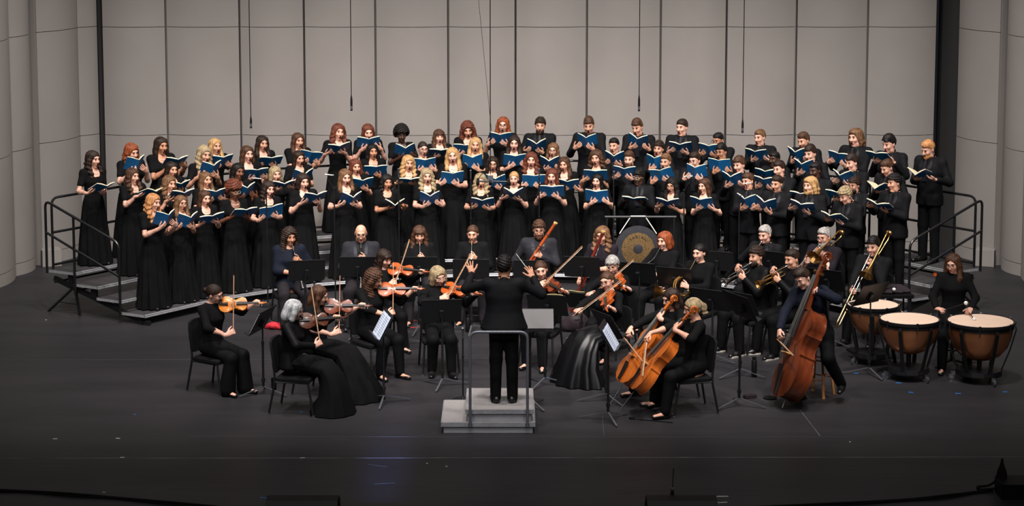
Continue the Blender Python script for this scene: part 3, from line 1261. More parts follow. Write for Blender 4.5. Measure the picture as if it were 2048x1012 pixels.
def person(P):
    """P: sex, master, root (4x4), shift, skin, hair, hcol, head, arms, outfit ..."""
    sex, shift = P['sex'], P.get('shift', 0.)
    root = empty('person', P['root'])
    tag(root, P['label'], 'person', P.get('group'))
    rng = random.Random(P['label'])
    arms = P['arms']
    R = quat_head(*P['head'])
    legs = P.get('legs')
    ms = MASTER[(sex, P['master'])]
    v = pose(ms, arms, qmat(np.array(R)), legs)
    v[:, 2] -= shift
    tri, mi = ms['t'], ms['mi']
    if P['outfit'] == 'skirt':        # the skirt hides the legs
        kp = ms['v'][tri][:, :, 2].min(1) > .93
        tri, mi = tri[kp], mi[kp]
        us = np.unique(tri)
        rm = np.zeros(len(v), np.int64)
        rm[us] = np.arange(len(us))
        v, tri = v[us], rm[tri]
    me = mesh_from('body', v, tri, (), True, None)
    for _ in range(3):
        me.materials.append(None)
    me.polygons.foreach_set('material_index', mi)
    sk = P['skin']
    obj('body', me, root, (SKIN[sk], LIPS[sk], MOUTH))
    HM = Matrix.Translation((0, 0, -shift)) @ Matrix.Translation(Vector(NECK)) @ R.to_4x4() @ Matrix.Translation(-Vector(NECK))
    hc = HAIRC[P['hcol']]
    if P['hair']:
        flip = Matrix.Scale(-1, 4, (1, 0, 0)) if rng.random() < .5 else I4()
        obj('hair', HAIR[P['hair']], root, hc, HM @ flip)
    for sx in (-1, 1):
        obj('eye', EYE, root, None, HM @ Matrix.Translation((sx * .031, -.0835, 1.5735)))
        obj('eyebrow', BROW, root, HAIRC['db'] if P['hcol'] not in ('gy', 'wh', 'bl', 'st') else HAIRC['lb' if P['hcol'] in ('bl', 'st') else 'gy'],
            HM @ Matrix.Translation((sx * .033, -.0915, 1.597)) @ (Matrix.Scale(-1, 4, (1, 0, 0)) if sx < 0 else I4()))
    if P.get('glasses'):
        obj('glasses', GLASSES[P['glasses']], root, None, HM)
    if P.get('beard'):
        obj('beard', BEARD[P['beard']], root, HAIRC[P.get('bcol', P['hcol'])], HM)
    g = P.get('girth', 1.)
    of = P['outfit']
    if of == 'dress':
        make_top('bodice', 'f', arms, .62, .014, 1.02, 'scoop', root, 'dress_black', 0, girth=g)
        standing_skirt(root, rng, g)
        if P.get('pearls', True):
            obj('pearl_necklace', NECKLACE, root)
        for sx in (-1, 1):
            obj('shoe', SHOE['flat'], root, 'shoe_black', Matrix.Translation((sx * .07, -.06, 0)) @ Matrix.Rotation(sx * .15, 4, 'Z'))
    elif of == 'suit':
        st = not legs
        jm, lm = P.get('jacket', ('suit_black', 'lapel_satin'))
        make_top('jacket', 'm', arms, 1.93, .024, P.get('hem', .78) if st else .86, 'jacket', root, jm, shift, r=(.059, .054, .044), flare=P.get('flare', .06) if st else .02, girth=g)
        shirt_front(root, shift, 'shirt_black', g, P.get('tie', True))
        lapels(root, shift, lm, g)
        make_trousers('m', legs, root, P.get('trm', 'trouser_black'), shift, standing=st)
        shoes(root, legs, shift, 'oxford', P.get('sole'))
    else:
        frac, neck, tm = P['top']
        make_top('top', sex, arms, frac, .02, .84 if legs else .80, neck, root, tm, shift, girth=g,
                 r=P.get('sr', (.06, .057, .046) if sex == 'm' else (.055, .052, .042)))
        if of == 'skirt':
            seated_skirt(root, shift, P['skm'], **P.get('sk', {}))
        else:
            make_trousers(sex, legs, root, P.get('trm', 'trouser_black'), shift, P.get('wide', .0), standing=not legs)
        shoes(root, legs, shift, P.get('shoes', 'oxford'), P.get('sole'))
    return root


def shoes(root, legs, shift, kind, sole=None):
    if legs:
        for L in legs:
            a = math.atan2(L['toe'][0], -L['toe'][1])
            m = Matrix.Translation((L['A'][0], L['A'][1] - .0, L['A'][2] - .09 - shift)) @ Matrix.Rotation(a, 4, 'Z')
            s = obj('shoe', SHOE[kind], root, 'shoe_black', m)
            if sole:
                MB().box((0, -.055, .012), (.084, .26, .022), bev=.03).o('sole', 'shoe_sole', s)
    else:
        for sx in (-1, 1):
            obj('shoe', SHOE[kind], root, 'shoe_black', Matrix.Translation((sx * .096, -.0, 0)) @ Matrix.Rotation(sx * .2, 4, 'Z'))


# ------------------------------------------------------------------ the stage
WALL_Y = 9.5
JZ = [D(1024, y, WALL_Y)[2] for y in (482, 270, 54)]
JZ = [0.0, JZ[0], JZ[1], JZ[2], JZ[2] + 1.78, JZ[2] + 3.56]

fl = MB()
fl.box((0, 2.5, -.05), (26, 18.0, .1))
struct(fl.o('floor', 'stage_floor', smooth=False))


def seam(p0, p1, w, mat, name='floor_seam'):
    p0, p1 = np.asarray(p0), np.asarray(p1)
    L = np.linalg.norm(p1 - p0)
    a = math.atan2(p1[1] - p0[1], p1[0] - p0[0])
    return MB().box((0, 0, .001), (L, w, .002)).o(name, mat, FLOORP, TM(((p0 + p1) / 2)[:3], a), smooth=False)


FLOORP = bpy.data.objects['floor']
M('seam_dark', (66, 64, 66), .6)
M('seam_light', (118, 116, 118), .6, var=.6, vscale=3, col2=(54, 52, 54))
for (ax, ay), (bx, by), w, m in (((0, 917), (2048, 914), .014, 'seam_light'), ((380, 873), (1700, 874), .008, 'seam_dark'), ((0, 720), (1000, 717), .008, 'seam_dark'),
                                 ((1600, 820), (1640, 872), .007, 'seam_light'), ((1205, 832), (1208, 872), .006, 'seam_dark')):
    seam(W(ax, ay), W(bx, by), w, m)
_r = random.Random(5)
for i in range(26):          # worn scratches on the apron
    x, y = _r.uniform(40, 2000), _r.uniform(850, 1000)
    a = W(x, y)
    t = _r.uniform(-.5, .5) if _r.random() < .8 else 1.3
    L = _r.uniform(.05, .3)
    seam(a, a + np.array([math.cos(t) * L, math.sin(t) * L, 0]), _r.uniform(.003, .006), 'seam_dark', 'floor_scratch')
# spike tape and flecks stuck on the floor
TAPE_LABEL = ['blue floor tape before the middle kettledrum, %s' % w for w in ('nearest its front caster', 'left of its caster', 'in front of its stand')]
TAPE_LABEL += ['blue floor tape before the largest kettledrum, %s' % w for w in ('left caster', 'right caster')]
TAPE_LABEL += ['blue floor tape beside the smallest kettledrum', 'upper red floor tape by the first oboe stand', 'lower red floor tape by the first oboe stand',
               'tiny red floor tape right of the conductor', 'small blue floor tape beside first viola stand', 'pale fleck of tape at far left of the apron',
               'pale fleck of tape on the left apron, further in', 'pale fleck of tape on the long apron seam, left', 'pale fleck of tape on the apron seam below violins',
               'tiny pale fleck of tape before the podium', 'tiny pale fleck of tape left of podium foot', 'pale fleck of tape by the left apron cable',
               'thin pale blue tape left of the left monitor', 'white tape dash right of the right monitor, upper', 'white tape dash right of the right monitor, lower',
               'pale fleck of tape left of front cello stand', 'pale fleck of tape before the timpani on the apron', 'pale blue fleck of tape left of front violins',
               'tiny blue tape under the front violinist chair', 'pale fleck of tape by the left riser legs', 'blue floor tape under the violinist in slacks']
for i, (x, y, m, L) in enumerate(((1797, 766, 'tape_blue', .07), (1768, 757, 'tape_blue', .06), (1822, 785, 'tape_blue', .06), (1916, 787, 'tape_blue', .07),
                                  (2010, 784, 'tape_blue', .06), (1712, 747, 'tape_blue', .06), (833, 641, 'tape_red', .12), (830, 655, 'tape_red', .14),
                                  (1108, 605, 'tape_red', .05), (1097, 755, 'tape_blue', .05), (110, 878, 'tape_white', .05), (236, 877, 'tape_white', .05),
                                  (245, 915, 'tape_white', .05), (605, 916, 'tape_white', .05), (893, 933, 'tape_white', .02), (854, 927, 'tape_white', .02),
                                  (208, 985, 'tape_white', .03), (532, 996, 'led_blue', .13), (1445, 993, 'tape_white', .12), (1445, 1005, 'tape_white', .10),
                                  (1345, 828, 'tape_white', .03), (1700, 884, 'tape_white', .02), (270, 829, 'led_blue', .03), (603, 824, 'tape_blue', .02),
                                  (92, 640, 'tape_white', .02), (705, 708, 'tape_blue', .04))):
    p = W(x, y)
    o = MB().box((0, 0, .002), (L, .018, .003)).o('floor_tape', m, None, TM(p, .2 * math.sin(i * 2.1)), smooth=False)
    cn = {'tape_blue': 'blue', 'tape_red': 'red', 'tape_white': 'white', 'led_blue': 'pale blue'}[m]
    near = ('beside the timpani casters' if x > 1700 and y < 800 else 'under the woodwind stands' if y < 670 and 800 < x < 900 else
            'on the apron at the front' if y > 860 else 'on the floor among the strings')
    tag(o, TAPE_LABEL[i], 'tape', 'tape marks ' + cn + ' ' + near)

# ---- concert shell
struct(MB().box((0, WALL_Y + .28, 3.7), (13.6, .1, 7.4)).o('wall_back', 'wall_backing', smooth=False))
WB = bpy.data.objects['wall_back']


def shell_panels(plan, parent, bulge, zs=JZ, gap=.008, thick=.10, vgap=.005):
    """one stack of convex panels standing between two plan points"""
    (x0, y0), (x1, y1) = plan
    p0, p1 = np.array([x0, y0]), np.array([x1, y1])
    d = nrm(p1 - p0)
    n = np.array([d[1], -d[0]])
    n = n if n[1] < 0 or abs(n[1]) < .05 else -n
    p0, p1 = p0 + d * vgap, p1 - d * vgap
    t = np.linspace(0, 1, 11)
    arc = p0[None] + t[:, None] * (p1 - p0)[None] + (bulge * (1 - (2 * t - 1) ** 2))[:, None] * n[None]
    out = np.vstack([arc, [p1 - n * thick, p0 - n * thick]])
    if np.cross(out[1] - out[0], out[5] - out[1]) < 0 or True:
        ar = .5 * np.sum(out[:, 0] * np.roll(out[:, 1], -1) - np.roll(out[:, 0], -1) * out[:, 1])
        if ar < 0:
            out = out[::-1]
    for i in range(len(zs) - 1):
        a = zs[i] + (gap * .6 if i else 0)
        MB().prism(out, a, zs[i + 1] - gap * .6).o('wall_panel', 'wall_panel', parent, angle=30)


bx = [207, 335, 482, 610, 752, 897, 1031, 1173, 1320, 1451, 1590, 1732, 1870]
BX = [D(x, 270, WALL_Y)[0] for x in bx]
for i in range(len(BX) - 1):
    shell_panels(((BX[i], WALL_Y + .05), (BX[i + 1], WALL_Y + .05)), WB, .12, vgap=.018, thick=.06)
    # set-back strip in the joint, its darker tone painting the joint's shade
    if i:
        MB().box((BX[i], WALL_Y + .23, 3.6), (.16, .04, 7.2)).o('joint_strip', 'wall_shaded', WB, smooth=False)
for side, name in ((-1, 'wall_left'), (1, 'wall_right')):
    off = 0 if side < 0 else .20
    pl = [(6.9, 9.86), (7.72, 8.5), (7.98, 7.3), (8.5, 3.0), (9.4, 1.0), (9.7, 1.0), (8.6, 7.4), (8.2, 10.2), (6.9, 10.2)]
    wl = struct(MB().prism([(side * (x + off), y) for x, y in (pl if side > 0 else pl[::-1])], 0, 7.4).o(name, 'wall_backing', smooth=False))
    segs = [((6.80, 9.66), (7.07, 9.38), .02)] if side < 0 else []
    for (p, q, bu) in segs + [((7.07, 9.38), (7.53, 8.45), .10), ((7.585, 8.18), (7.745, 7.5), .07), ((7.745, 7.5), (7.93, 6.3), .12), ((7.95, 6.2), (8.15, 5.0), .12),
                       ((8.15, 5.0), (8.4, 3.8), .12), ((8.4, 3.8), (8.8, 2.4), .12)]:
        shell_panels(((side * (p[0] + off), p[1]), (side * (q[0] + off), q[1])), wl, bu)
    # return strip beside the corner panel
    MB().box((side * (7.60 + off), 8.42, 3.6), (.12, .05, 7.2), rot=Matrix.Rotation(side * .25, 3, 'Z')).o('return_strip', 'wall_shaded', wl, smooth=False)
    # plinth block that closes the foot of the corner panel
    MB().box((side * (7.40 + off), 8.44, .13), (.30, .30, .26), rot=Matrix.Rotation(side * -.35, 3, 'Z')).o('plinth_block', 'wall_panel', wl, smooth=False)

# ---- choir risers: eight wedge sections of four decks
RC = np.array([.07, 1.01])
R0, TR = 6.0, .42
LEV = [.15, .31, .47, .63]
TH0, TH1, NS = 30.5, 150.5, 8
ORD = ['first', 'second', 'third', 'fourth', 'fifth', 'sixth', 'seventh', 'eighth', 'ninth', 'tenth', 'eleventh', 'twelfth', 'thirteenth', 'fourteenth']


def pol(r, th, z=0.):
    a = math.radians(th)
    return np.array([RC[0] + r * math.cos(a), RC[1] + r * math.sin(a), z])


def place_word(i, n):
    return ('leftmost' if i == 0 else 'rightmost' if i == n - 1 else ORD[i] + ' from left' if i < n / 2 else ORD[n - 1 - i] + ' from right')


for s in range(NS):
    i = NS - 1 - s
    a0, a1 = TH0 + 15 * s + .12, TH0 + 15 * (s + 1) - .12
    e = empty('choir_riser', TM(pol(R0 + .8, (a0 + a1) / 2)))
    tag(e, 'dark four-step choir riser section with aluminium edges, %s along the curve' % place_word(i, NS), 'riser', 'curved choir riser sections')
    inv = -pol(R0 + .8, (a0 + a1) / 2)
    for k in range(4):
        r0, r1 = R0 + TR * k, R0 + TR * (k + 1) + (.02 if k < 3 else .06)
        z = LEV[k]
        q = [pol(r0, a0), pol(r0, a1), pol(r1, a1), pol(r1, a0)]
        q = [(p + inv)[:2] for p in q][::-1]
        ar = .5 * sum(q[j][0] * q[(j + 1) % 4][1] - q[(j + 1) % 4][0] * q[j][1] for j in range(4))
        if ar < 0:
            q = q[::-1]
        MB().prism(q, z - .035, z).o('deck', 'deck_carpet', e, smooth=False)
        # aluminium nosing: two bright ribs along the front edge
        pa, pb = pol(r0 - .012, a0, z) + inv, pol(r0 - .012, a1, z) + inv
        b = MB()
        for dz, rr in ((-.006, .010), (-.032, .010)):
            b.tube([pa + (0, 0, dz), pb + (0, 0, dz)], rr, 6)
        b.box(((pa + pb) / 2 + (0, 0, -.02))[:3], (np.linalg.norm(pb - pa), .012, .045), rot=Matrix.Rotation(math.atan2(pb[1] - pa[1], pb[0] - pa[0]), 3, 'Z'))
        b.o('deck_edge', 'alu', e)
        for aa in (a0, a1):
            pa, pb = pol(r0, aa, z - .018) + inv, pol(r1 - .02, aa, z - .018) + inv
            MB().box((pa + pb) / 2, (np.linalg.norm(pb - pa), .016, .036), rot=Matrix.Rotation(math.atan2(pb[1] - pa[1], pb[0] - pa[0]), 3, 'Z')).o('end_trim', 'alu', e, smooth=False)
    # carpeted kick board under the lowest step
    pa, pb = pol(R0 + .05, a0) + inv, pol(R0 + .05, a1) + inv
    MB().box((pa + pb) / 2 + (0, 0, .055), (np.linalg.norm(pb - pa) - .04, .012, .11), rot=Matrix.Rotation(math.atan2(pb[1] - pa[1], pb[0] - pa[0]), 3, 'Z')).o('kick_board', 'black_plastic', e, smooth=False)
    for aa in (a0 + .5, a1 - .5):
        # sloping carriage beam with step posts, splayed legs and brace
        b = MB()
        A, B = pol(R0 + .08, aa, .045) + inv, pol(R0 + 4 * TR, aa, .50) + inv
        dl = B - A
        rot = Matrix.Rotation(math.atan2(dl[1], dl[0]), 3, 'Z') @ Matrix.Rotation(-math.atan2(dl[2], np.linalg.norm(dl[:2])), 3, 'Y')
        b.box((A + B) / 2, (np.linalg.norm(dl), .04, .07), rot=rot)
        b.box(pol(R0 + .04, aa, .03) + inv, (.2, .05, .06), rot=Matrix.Rotation(math.radians(aa), 3, 'Z'))
        b.o('carriage_beam', 'black_metal', e, smooth=False)
        for k in range(1, 4):
            zt = LEV[k] - .035
            zb = .045 + (TR * k + .12) / (4 * TR) * .45
            c = pol(R0 + TR * k + .1, aa) + inv
            if zt - zb > .01:
                MB().box((c[0], c[1], (zt + zb) / 2), (.09, .05, zt - zb + .02), rot=Matrix.Rotation(math.radians(aa), 3, 'Z')).o('step_bracket', 'black_metal', e, smooth=False)
        t = pol(R0 + 1.30, aa, .42) + inv
        for rr in (1.22, 1.82):
            f = pol(R0 + rr, aa, .0) + inv
            MB().tube([f, t], .022, 4).o('leg', 'black_metal', e, smooth=False)
        MB().tube([pol(R0 + 1.24, aa, .16) + inv, pol(R0 + 1.62, aa, .16) + inv], .009, 6).o('leg_brace', 'black_metal', e)
    for rr in (.35, .8, 1.25, 1.62):
        pa, pb = pol(R0 + rr, a0, .045) + inv, pol(R0 + rr, a1, .045) + inv
        zz = .03 + rr / (4 * TR) * .42
        MB().tube([pa + (0, 0, zz - .02), pb + (0, 0, zz - .02)], .016, 6).o('cross_tube', 'black_metal', e)


def rail_obj(name, paths, r, label, group):
    c = np.mean([paths[0][0], paths[0][-1]], axis=0)
    c[2] = 0
    e = empty(name, TM(c))
    for nm, p in paths_named(paths):
        MB().tube([q - c for q in p], r, 8).o(nm, 'rail_black', e)
    tag(e, label, 'railing', group)
    return e


def paths_named(paths):
    nm = ['rail_loop', 'mid_rail', 'post', 'post', 'lower_rail']
    return [(nm[min(i, 4)], p) for i, p in enumerate(paths)]


RB = R0 + 4 * TR + .03
for s in range(NS):
    i = NS - 1 - s
    a0, a1 = TH0 + 15 * s + .7, TH0 + 15 * (s + 1) - .7
    z0 = LEV[3] - .03
    loop = rounded([pol(RB, a0, z0), pol(RB, a0, z0 + 1.06), pol(RB, a1, z0 + 1.06), pol(RB, a1, z0)], .12)
    mid = [pol(RB, a0, z0 + .56), pol(RB, a1, z0 + .56)]
    low = [pol(RB, a0, z0 + .09), pol(RB, a1, z0 + .09)]
    rail_obj('guard_rail', [loop, mid, low], .019, 'black tube guard rail behind top choir row, %s along the curve' % place_word(i, NS), 'guard rails behind the choir')
for aa, wd in ((TH1 + .45, 'left'), (TH0 - .45, 'right')):
    zb, zf = LEV[3], LEV[0]
    loop = rounded([pol(RB - .02, aa, zb - .03), pol(RB - .02, aa, zb + 1.02), pol(R0 + .37, aa, zf + 1.0), pol(R0 + .37, aa, zf - .06)], .10)
    mid = [pol(RB - .02, aa, zb + .56), pol(R0 + .37, aa, zf + .52)]
    p1 = [pol(R0 + 1.18, aa, LEV[2] - .12), pol(R0 + 1.18, aa, 1.15 + .50 * .81 / 1.32)]
    rail_obj('stair_rail', [loop, mid, p1], .019, 'sloping black tube handrail closing the %s end of the choir risers' % wd, 'end handrails')
    MB  # keep helper in scope
_rr = MB().box((0, 0, 0), (.045, .02, .045)).o('reflector', 'reflector_orange', None, TM(W(1870, 549, .60)), smooth=False)
tag(_rr, 'small orange reflector tag at the right end of top riser', 'reflector')


# ------------------------------------------------------------------ open score
def book_meshes():
    """covers, page blocks: spine along +Z(up the page), pages face +Y, origin at the middle of the spine"""
    out = {}
    for nm, op in (('wide', 16), ('vee', 34), ('flat', 7)):
        a = math.radians(op)
        cov, pg = [], []
        for sx in (-1, 1):
            n = 9
            t = np.linspace(0, 1, n)
            # cover: gentle curve away from the spine
            x = sx * .185 * t * math.cos(a)
            y = .185 * t * math.sin(a) + .006 * np.sin(t * math.pi)
            prof = np.c_[x, y]
            nv = np.array([-math.sin(a) * sx, math.cos(a)])
            o2 = np.vstack([prof, (prof + nv * .0028)[::-1]])
            b = MB().prism([(q[0], q[1]) for q in (o2 if sx > 0 else o2[::-1])], -.108, .108)
            cov.append(b)
            # pages bulge up from the gutter
            th = .006 + .011 * np.sin(np.clip(t * 1.25, 0, 1) * math.pi * .8)
            pr0 = prof * .97 + nv * .003
            pr1 = prof * .97 + nv * (.003 + th[:, None])
            o2 = np.vstack([pr0, pr1[::-1]])
            pg.append(MB().prism([(q[0], q[1]) for q in (o2 if sx > 0 else o2[::-1])], -.104, .1095))
        out[nm] = ([c.mesh('cover', 'book_blue', angle=30) for c in cov], [p.mesh('page_block', 'book_page', angle=30) for p in pg])
    return out


BOOKS = book_meshes()


def book(M4, style, label, group):
    e = empty('score_book', M4)
    tag(e, label, 'book', group)
    cv, pg = BOOKS[style]
    for c in cv:
        obj('cover', c, e)
    for p in pg:
        obj('page_block', p, e)
    return e


# ------------------------------------------------------------------ the choir
# row, head x, hair top y, sex, skin, hair, hair colour, book x, book y, book tilt, options
CH = [
    (4, 185, 299, 'f', 0, 'wavy', 'db', 205, 377, 38, 'roll-8'), (4, 261, 283, 'f', 0, 'wavy', 'rd', 275, 330, 66, 'v'),
    (4, 321, 271, 'f', 2, 'longback', 'db', 352, 325, 48, ''), (3, 264, 334, 'f', 0, 'wavy', 'br', 302, 386, 30, 'roll-14'),
    (3, 342, 320, 'f', 1, 'half', 'db', 357, 374, 50, ''), (2, 337, 349, 'f', 1, 'wavy', 'lb', 364, 391, 40, ''),
    (1, 304, 385, 'f', 0, 'wavy', 'st', 334, 440, 66, 'v'), (1, 361, 388, 'f', 1, 'long', 'lb', 378, 444, 60, 'g'),
    (3, 406, 288, 'f', 1, 'wavy', 'dy', 425, 340, 62, 'v'), (4, 430, 274, 'f', 1, 'long', 'bl', 444, 323, 60, ''),
    (2, 411, 341, 'f', 1, 'long', 'lb', 429, 391, 58, ''), (1, 408, 377, 'f', 0, 'half', 'br', 424, 437, 42, 'roll14'),
    (1, 467, 361, 'f', 3, 'afro', 'au', 488, 425, 44, 'gc'), (2, 474, 324, 'f', 3, 'longback', 'bk', 492, 384, 58, 'v'),
    (3, 494, 289, 'f', 0, 'longback', 'br', 512, 347, 50, ''), (4, 523, 268, 'f', 1, 'long', 'db', 541, 322, 46, ''),
    (1, 535, 360, 'f', 0, 'wavyback', 'db', 543, 423, 60, 'roll10'), (2, 551, 330, 'f', 0, 'bob', 'dy', 566, 371, 36, ''),
    (4, 595, 263, 'f', 1, 'long', 'br', 620, 313, 62, 'roll-14'), (3, 597, 298, 'f', 1, 'half', 'db', 608, 355, 52, ''),
    (1, 606, 344, 'f', 0, 'bob', 'db', 630, 396, 46, ''), (4, 675, 245, 'f', 0, 'wavy', 'au', 678, 297, 46, 'roll8'),
    (4, 736, 244, 'f', 0, 'half', 'au', 737, 286, 58, ''), (1, 690, 335, 'f', 0, 'long', 'lb', 704, 401, 46, 'v'),
    (2, 711, 315, 'f', 1, 'longback', 'au', 724, 368, 50, ''), (3, 745, 285, 'f', 2, 'longback', 'bk', 750, 341, 56, ''),
    (1, 773, 346, 'f', 2, 'wavyback', 'bk', 789, 411, 20, ''), (4, 803, 250, 'f', 4, 'afro', 'bk', 810, 304, 56, ''),
    (2, 815, 308, 'f', 1, 'wavy', 'bl', 819, 361, 30, ''), (3, 845, 280, 'f', 0, 'bun', 'db', 849, 329, 66, 'g'),
    (4, 878, 256, 'f', 0, 'bangs', 'br', 881, 305, 44, ''), (1, 854, 334, 'f', 0, 'wavy', 'dy', 860, 400, 56, ''),
    (2, 906, 292, 'f', 0, 'long', 'bl', 905, 356, 66, ''), (4, 936, 240, 'f', 1, 'curly', 'au', 930, 298, 56, ''),
    (3, 950, 272, 'f', 1, 'long', 'bl', 945, 325, 70, 'v'), (4, 1006, 231, 'f', 0, 'longback', 'rd', 1001, 277, 58, 'g'),
    (3, 1028, 268, 'f', 0, 'long', 'db', 1030, 321, 62, ''), (2, 985, 310, 'f', 1, 'longback', 'db', 991, 366, 62, 'g'),
    (1, 961, 354, 'f', 1, 'wavy', 'dy', 965, 407, 50, ''), (1, 1028, 340, 'f', 0, 'tied', 'bl', 1027, 391, 34, ''),
    (2, 1062, 302, 'f', 0, 'wavy', 'au', 1068, 361, 64, ''), (4, 1080, 230, 'm', 1, 'm_curly', 'db', 1073, 294, 44, 'b2'),
    (3, 1106, 283, 'f', 0, 'longback', 'lb', 1099, 329, 52, 'g'), (1, 1104, 334, 'f', 0, 'longback', 'au', 1104, 382, 62, ''),
    (2, 1130, 311, 'f', 1, 'long', 'br', 1136, 370, 52, ''), (4, 1179, 228, 'm', 1, 'm_swoop', 'br', 1173, 284, 58, ''),
    (2, 1194, 297, 'f', 1, 'wavyback', 'br', 1191, 350, 54, ''), (1, 1194, 344, 'f', 0, 'half', 'bk', 1193, 393, 70, ''),
    (3, 1230, 273, 'm', 1, 'm_short', 'bk', 1229, 319, 48, 'v'), (4, 1278, 232, 'm', 1, 'm_swoop', 'br', 1274, 285, 58, 'roll-10'),
    (2, 1259, 299, 'm', 0, 'm_side', 'br', 1250, 345, 54, 'b1'), (1, 1278, 334, 'm', 4, 'm_curly', 'bk', 1270, 398, 30, 'gc'),
    (3, 1317, 277, 'm', 1, 'm_curly', 'db', 1310, 326, 68, 'v'), (2, 1332, 305, 'm', 1, 'm_side', 'lb', 1323, 350, 62, 'roll12'),
    (1, 1345, 356, 'f', 1, 'curlylong', 'bk', 1336, 407, 44, 'g'), (4, 1365, 235, 'm', 0, 'm_bun', 'db', 1361, 295, 48, 'w'),
    (2, 1392, 302, 'm', 0, 'm_side', 'db', 1391, 345, 70, 'g'), (4, 1440, 261, 'm', 2, 'm_buzz', 'bk', 1419, 300, 58, 'b1g'),
    (1, 1410, 354, 'f', 0, 'longback', 'br', 1403, 407, 56, ''), (3, 1446, 283, 'm', 2, 'm_swoop', 'bk', 1438, 331, 72, 'g'),
    (2, 1482, 308, 'm', 0, 'm_swoop', 'br', 1463, 361, 54, ''), (4, 1522, 256, 'm', 0, 'm_short', 'lb', 1513, 310, 50, ''),
    (1, 1499, 343, 'm', 1, 'm_short', 'br', 1492, 406, 58, 'v'), (3, 1551, 300, 'm', 4, 'm_buzz', 'bk', 1533, 350, 50, ''),
    (2, 1562, 319, 'm', 0, 'm_side', 'db', 1531, 366, 56, ''), (1, 1555, 347, 'm', 1, 'm_short', 'db', 1529, 412, 50, 'roll-10'),
    (4, 1612, 261, 'm', 1, 'm_side', 'br', 1593, 312, 56, 'b1'), (3, 1624, 285, 'm', 0, 'm_swoop', 'db', 1606, 336, 50, 'v'),
    (2, 1634, 321, 'm', 4, 'm_buzz', 'bk', 1606, 392, 40, ''), (1, 1622, 351, 'm', 0, 'm_chin', 'bl', 1604, 414, 46, 'roll-12b1w'),
    (4, 1713, 254, 'm', 0, 'm_chin', 'lb', 1679, 316, 64, 'roll-8'), (3, 1708, 304, 'm', 0, 'm_swoop', 'db', 1684, 358, 48, 'v'),
    (2, 1711, 349, 'm', 1, 'm_curly', 'db', 1677, 390, 46, 'gb1'), (1, 1697, 366, 'm', 0, 'm_curly', 'dy', 1667, 436, 40, 'd'),
    (4, 1783, 263, 'm', 0, 'm_swoop', 'bk', 1757, 313, 46, ''), (3, 1780, 313, 'm', 0, 'm_short', 'br', 1757, 379, 20, 'd'),
    (2, 1792, 343, 'm', 1, 'm_curly', 'bk', 1758, 412, 36, 'roll-16'), (4, 1862, 274, 'm', 0, 'm_short', 'st', 1837, 352, 22, 'b1d')]

CONDUCTOR = W(1010, 803, .34)
ROWN = {4: 'top', 3: 'third', 2: 'second', 1: 'front'}
order = {}
for r in (1, 2, 3, 4):
    xs = sorted(c[1] for c in CH if c[0] == r)
    for i, x in enumerate(xs):
        order[(r, x)] = place_word(i, len(xs)) if len(xs) <= 28 else ''


def book_arms(sex, B, ex, ey, en, rng):
    """wrists for two hands that carry an open score at B; ex across, ey up the page, en page normal (all local)"""
    out = []
    low = rng.random() < .5
    for sx in (1, -1):
        if (sx > 0) == low:       # palm under the spine, fingers spread up the cover
            g = B + ex * sx * .040 - ey * .070
            hd = nrm(ey * .65 + ex * (-sx) * .75)
        else:                     # holding the outer edge
            g = B + ex * sx * .135 - ey * .075
            hd = nrm(ex * (-sx) * .75 + ey * .6)
        g = g - en * .012 + en * abs(np.dot(g - B, ex)) * .22
        wr = g - hd * .085 - en * .012
        out.append(solve_arm(sex, sx, wr, hd, en, (sx * (.42 if sex == 'f' else .5), .3, -1)))
    return out


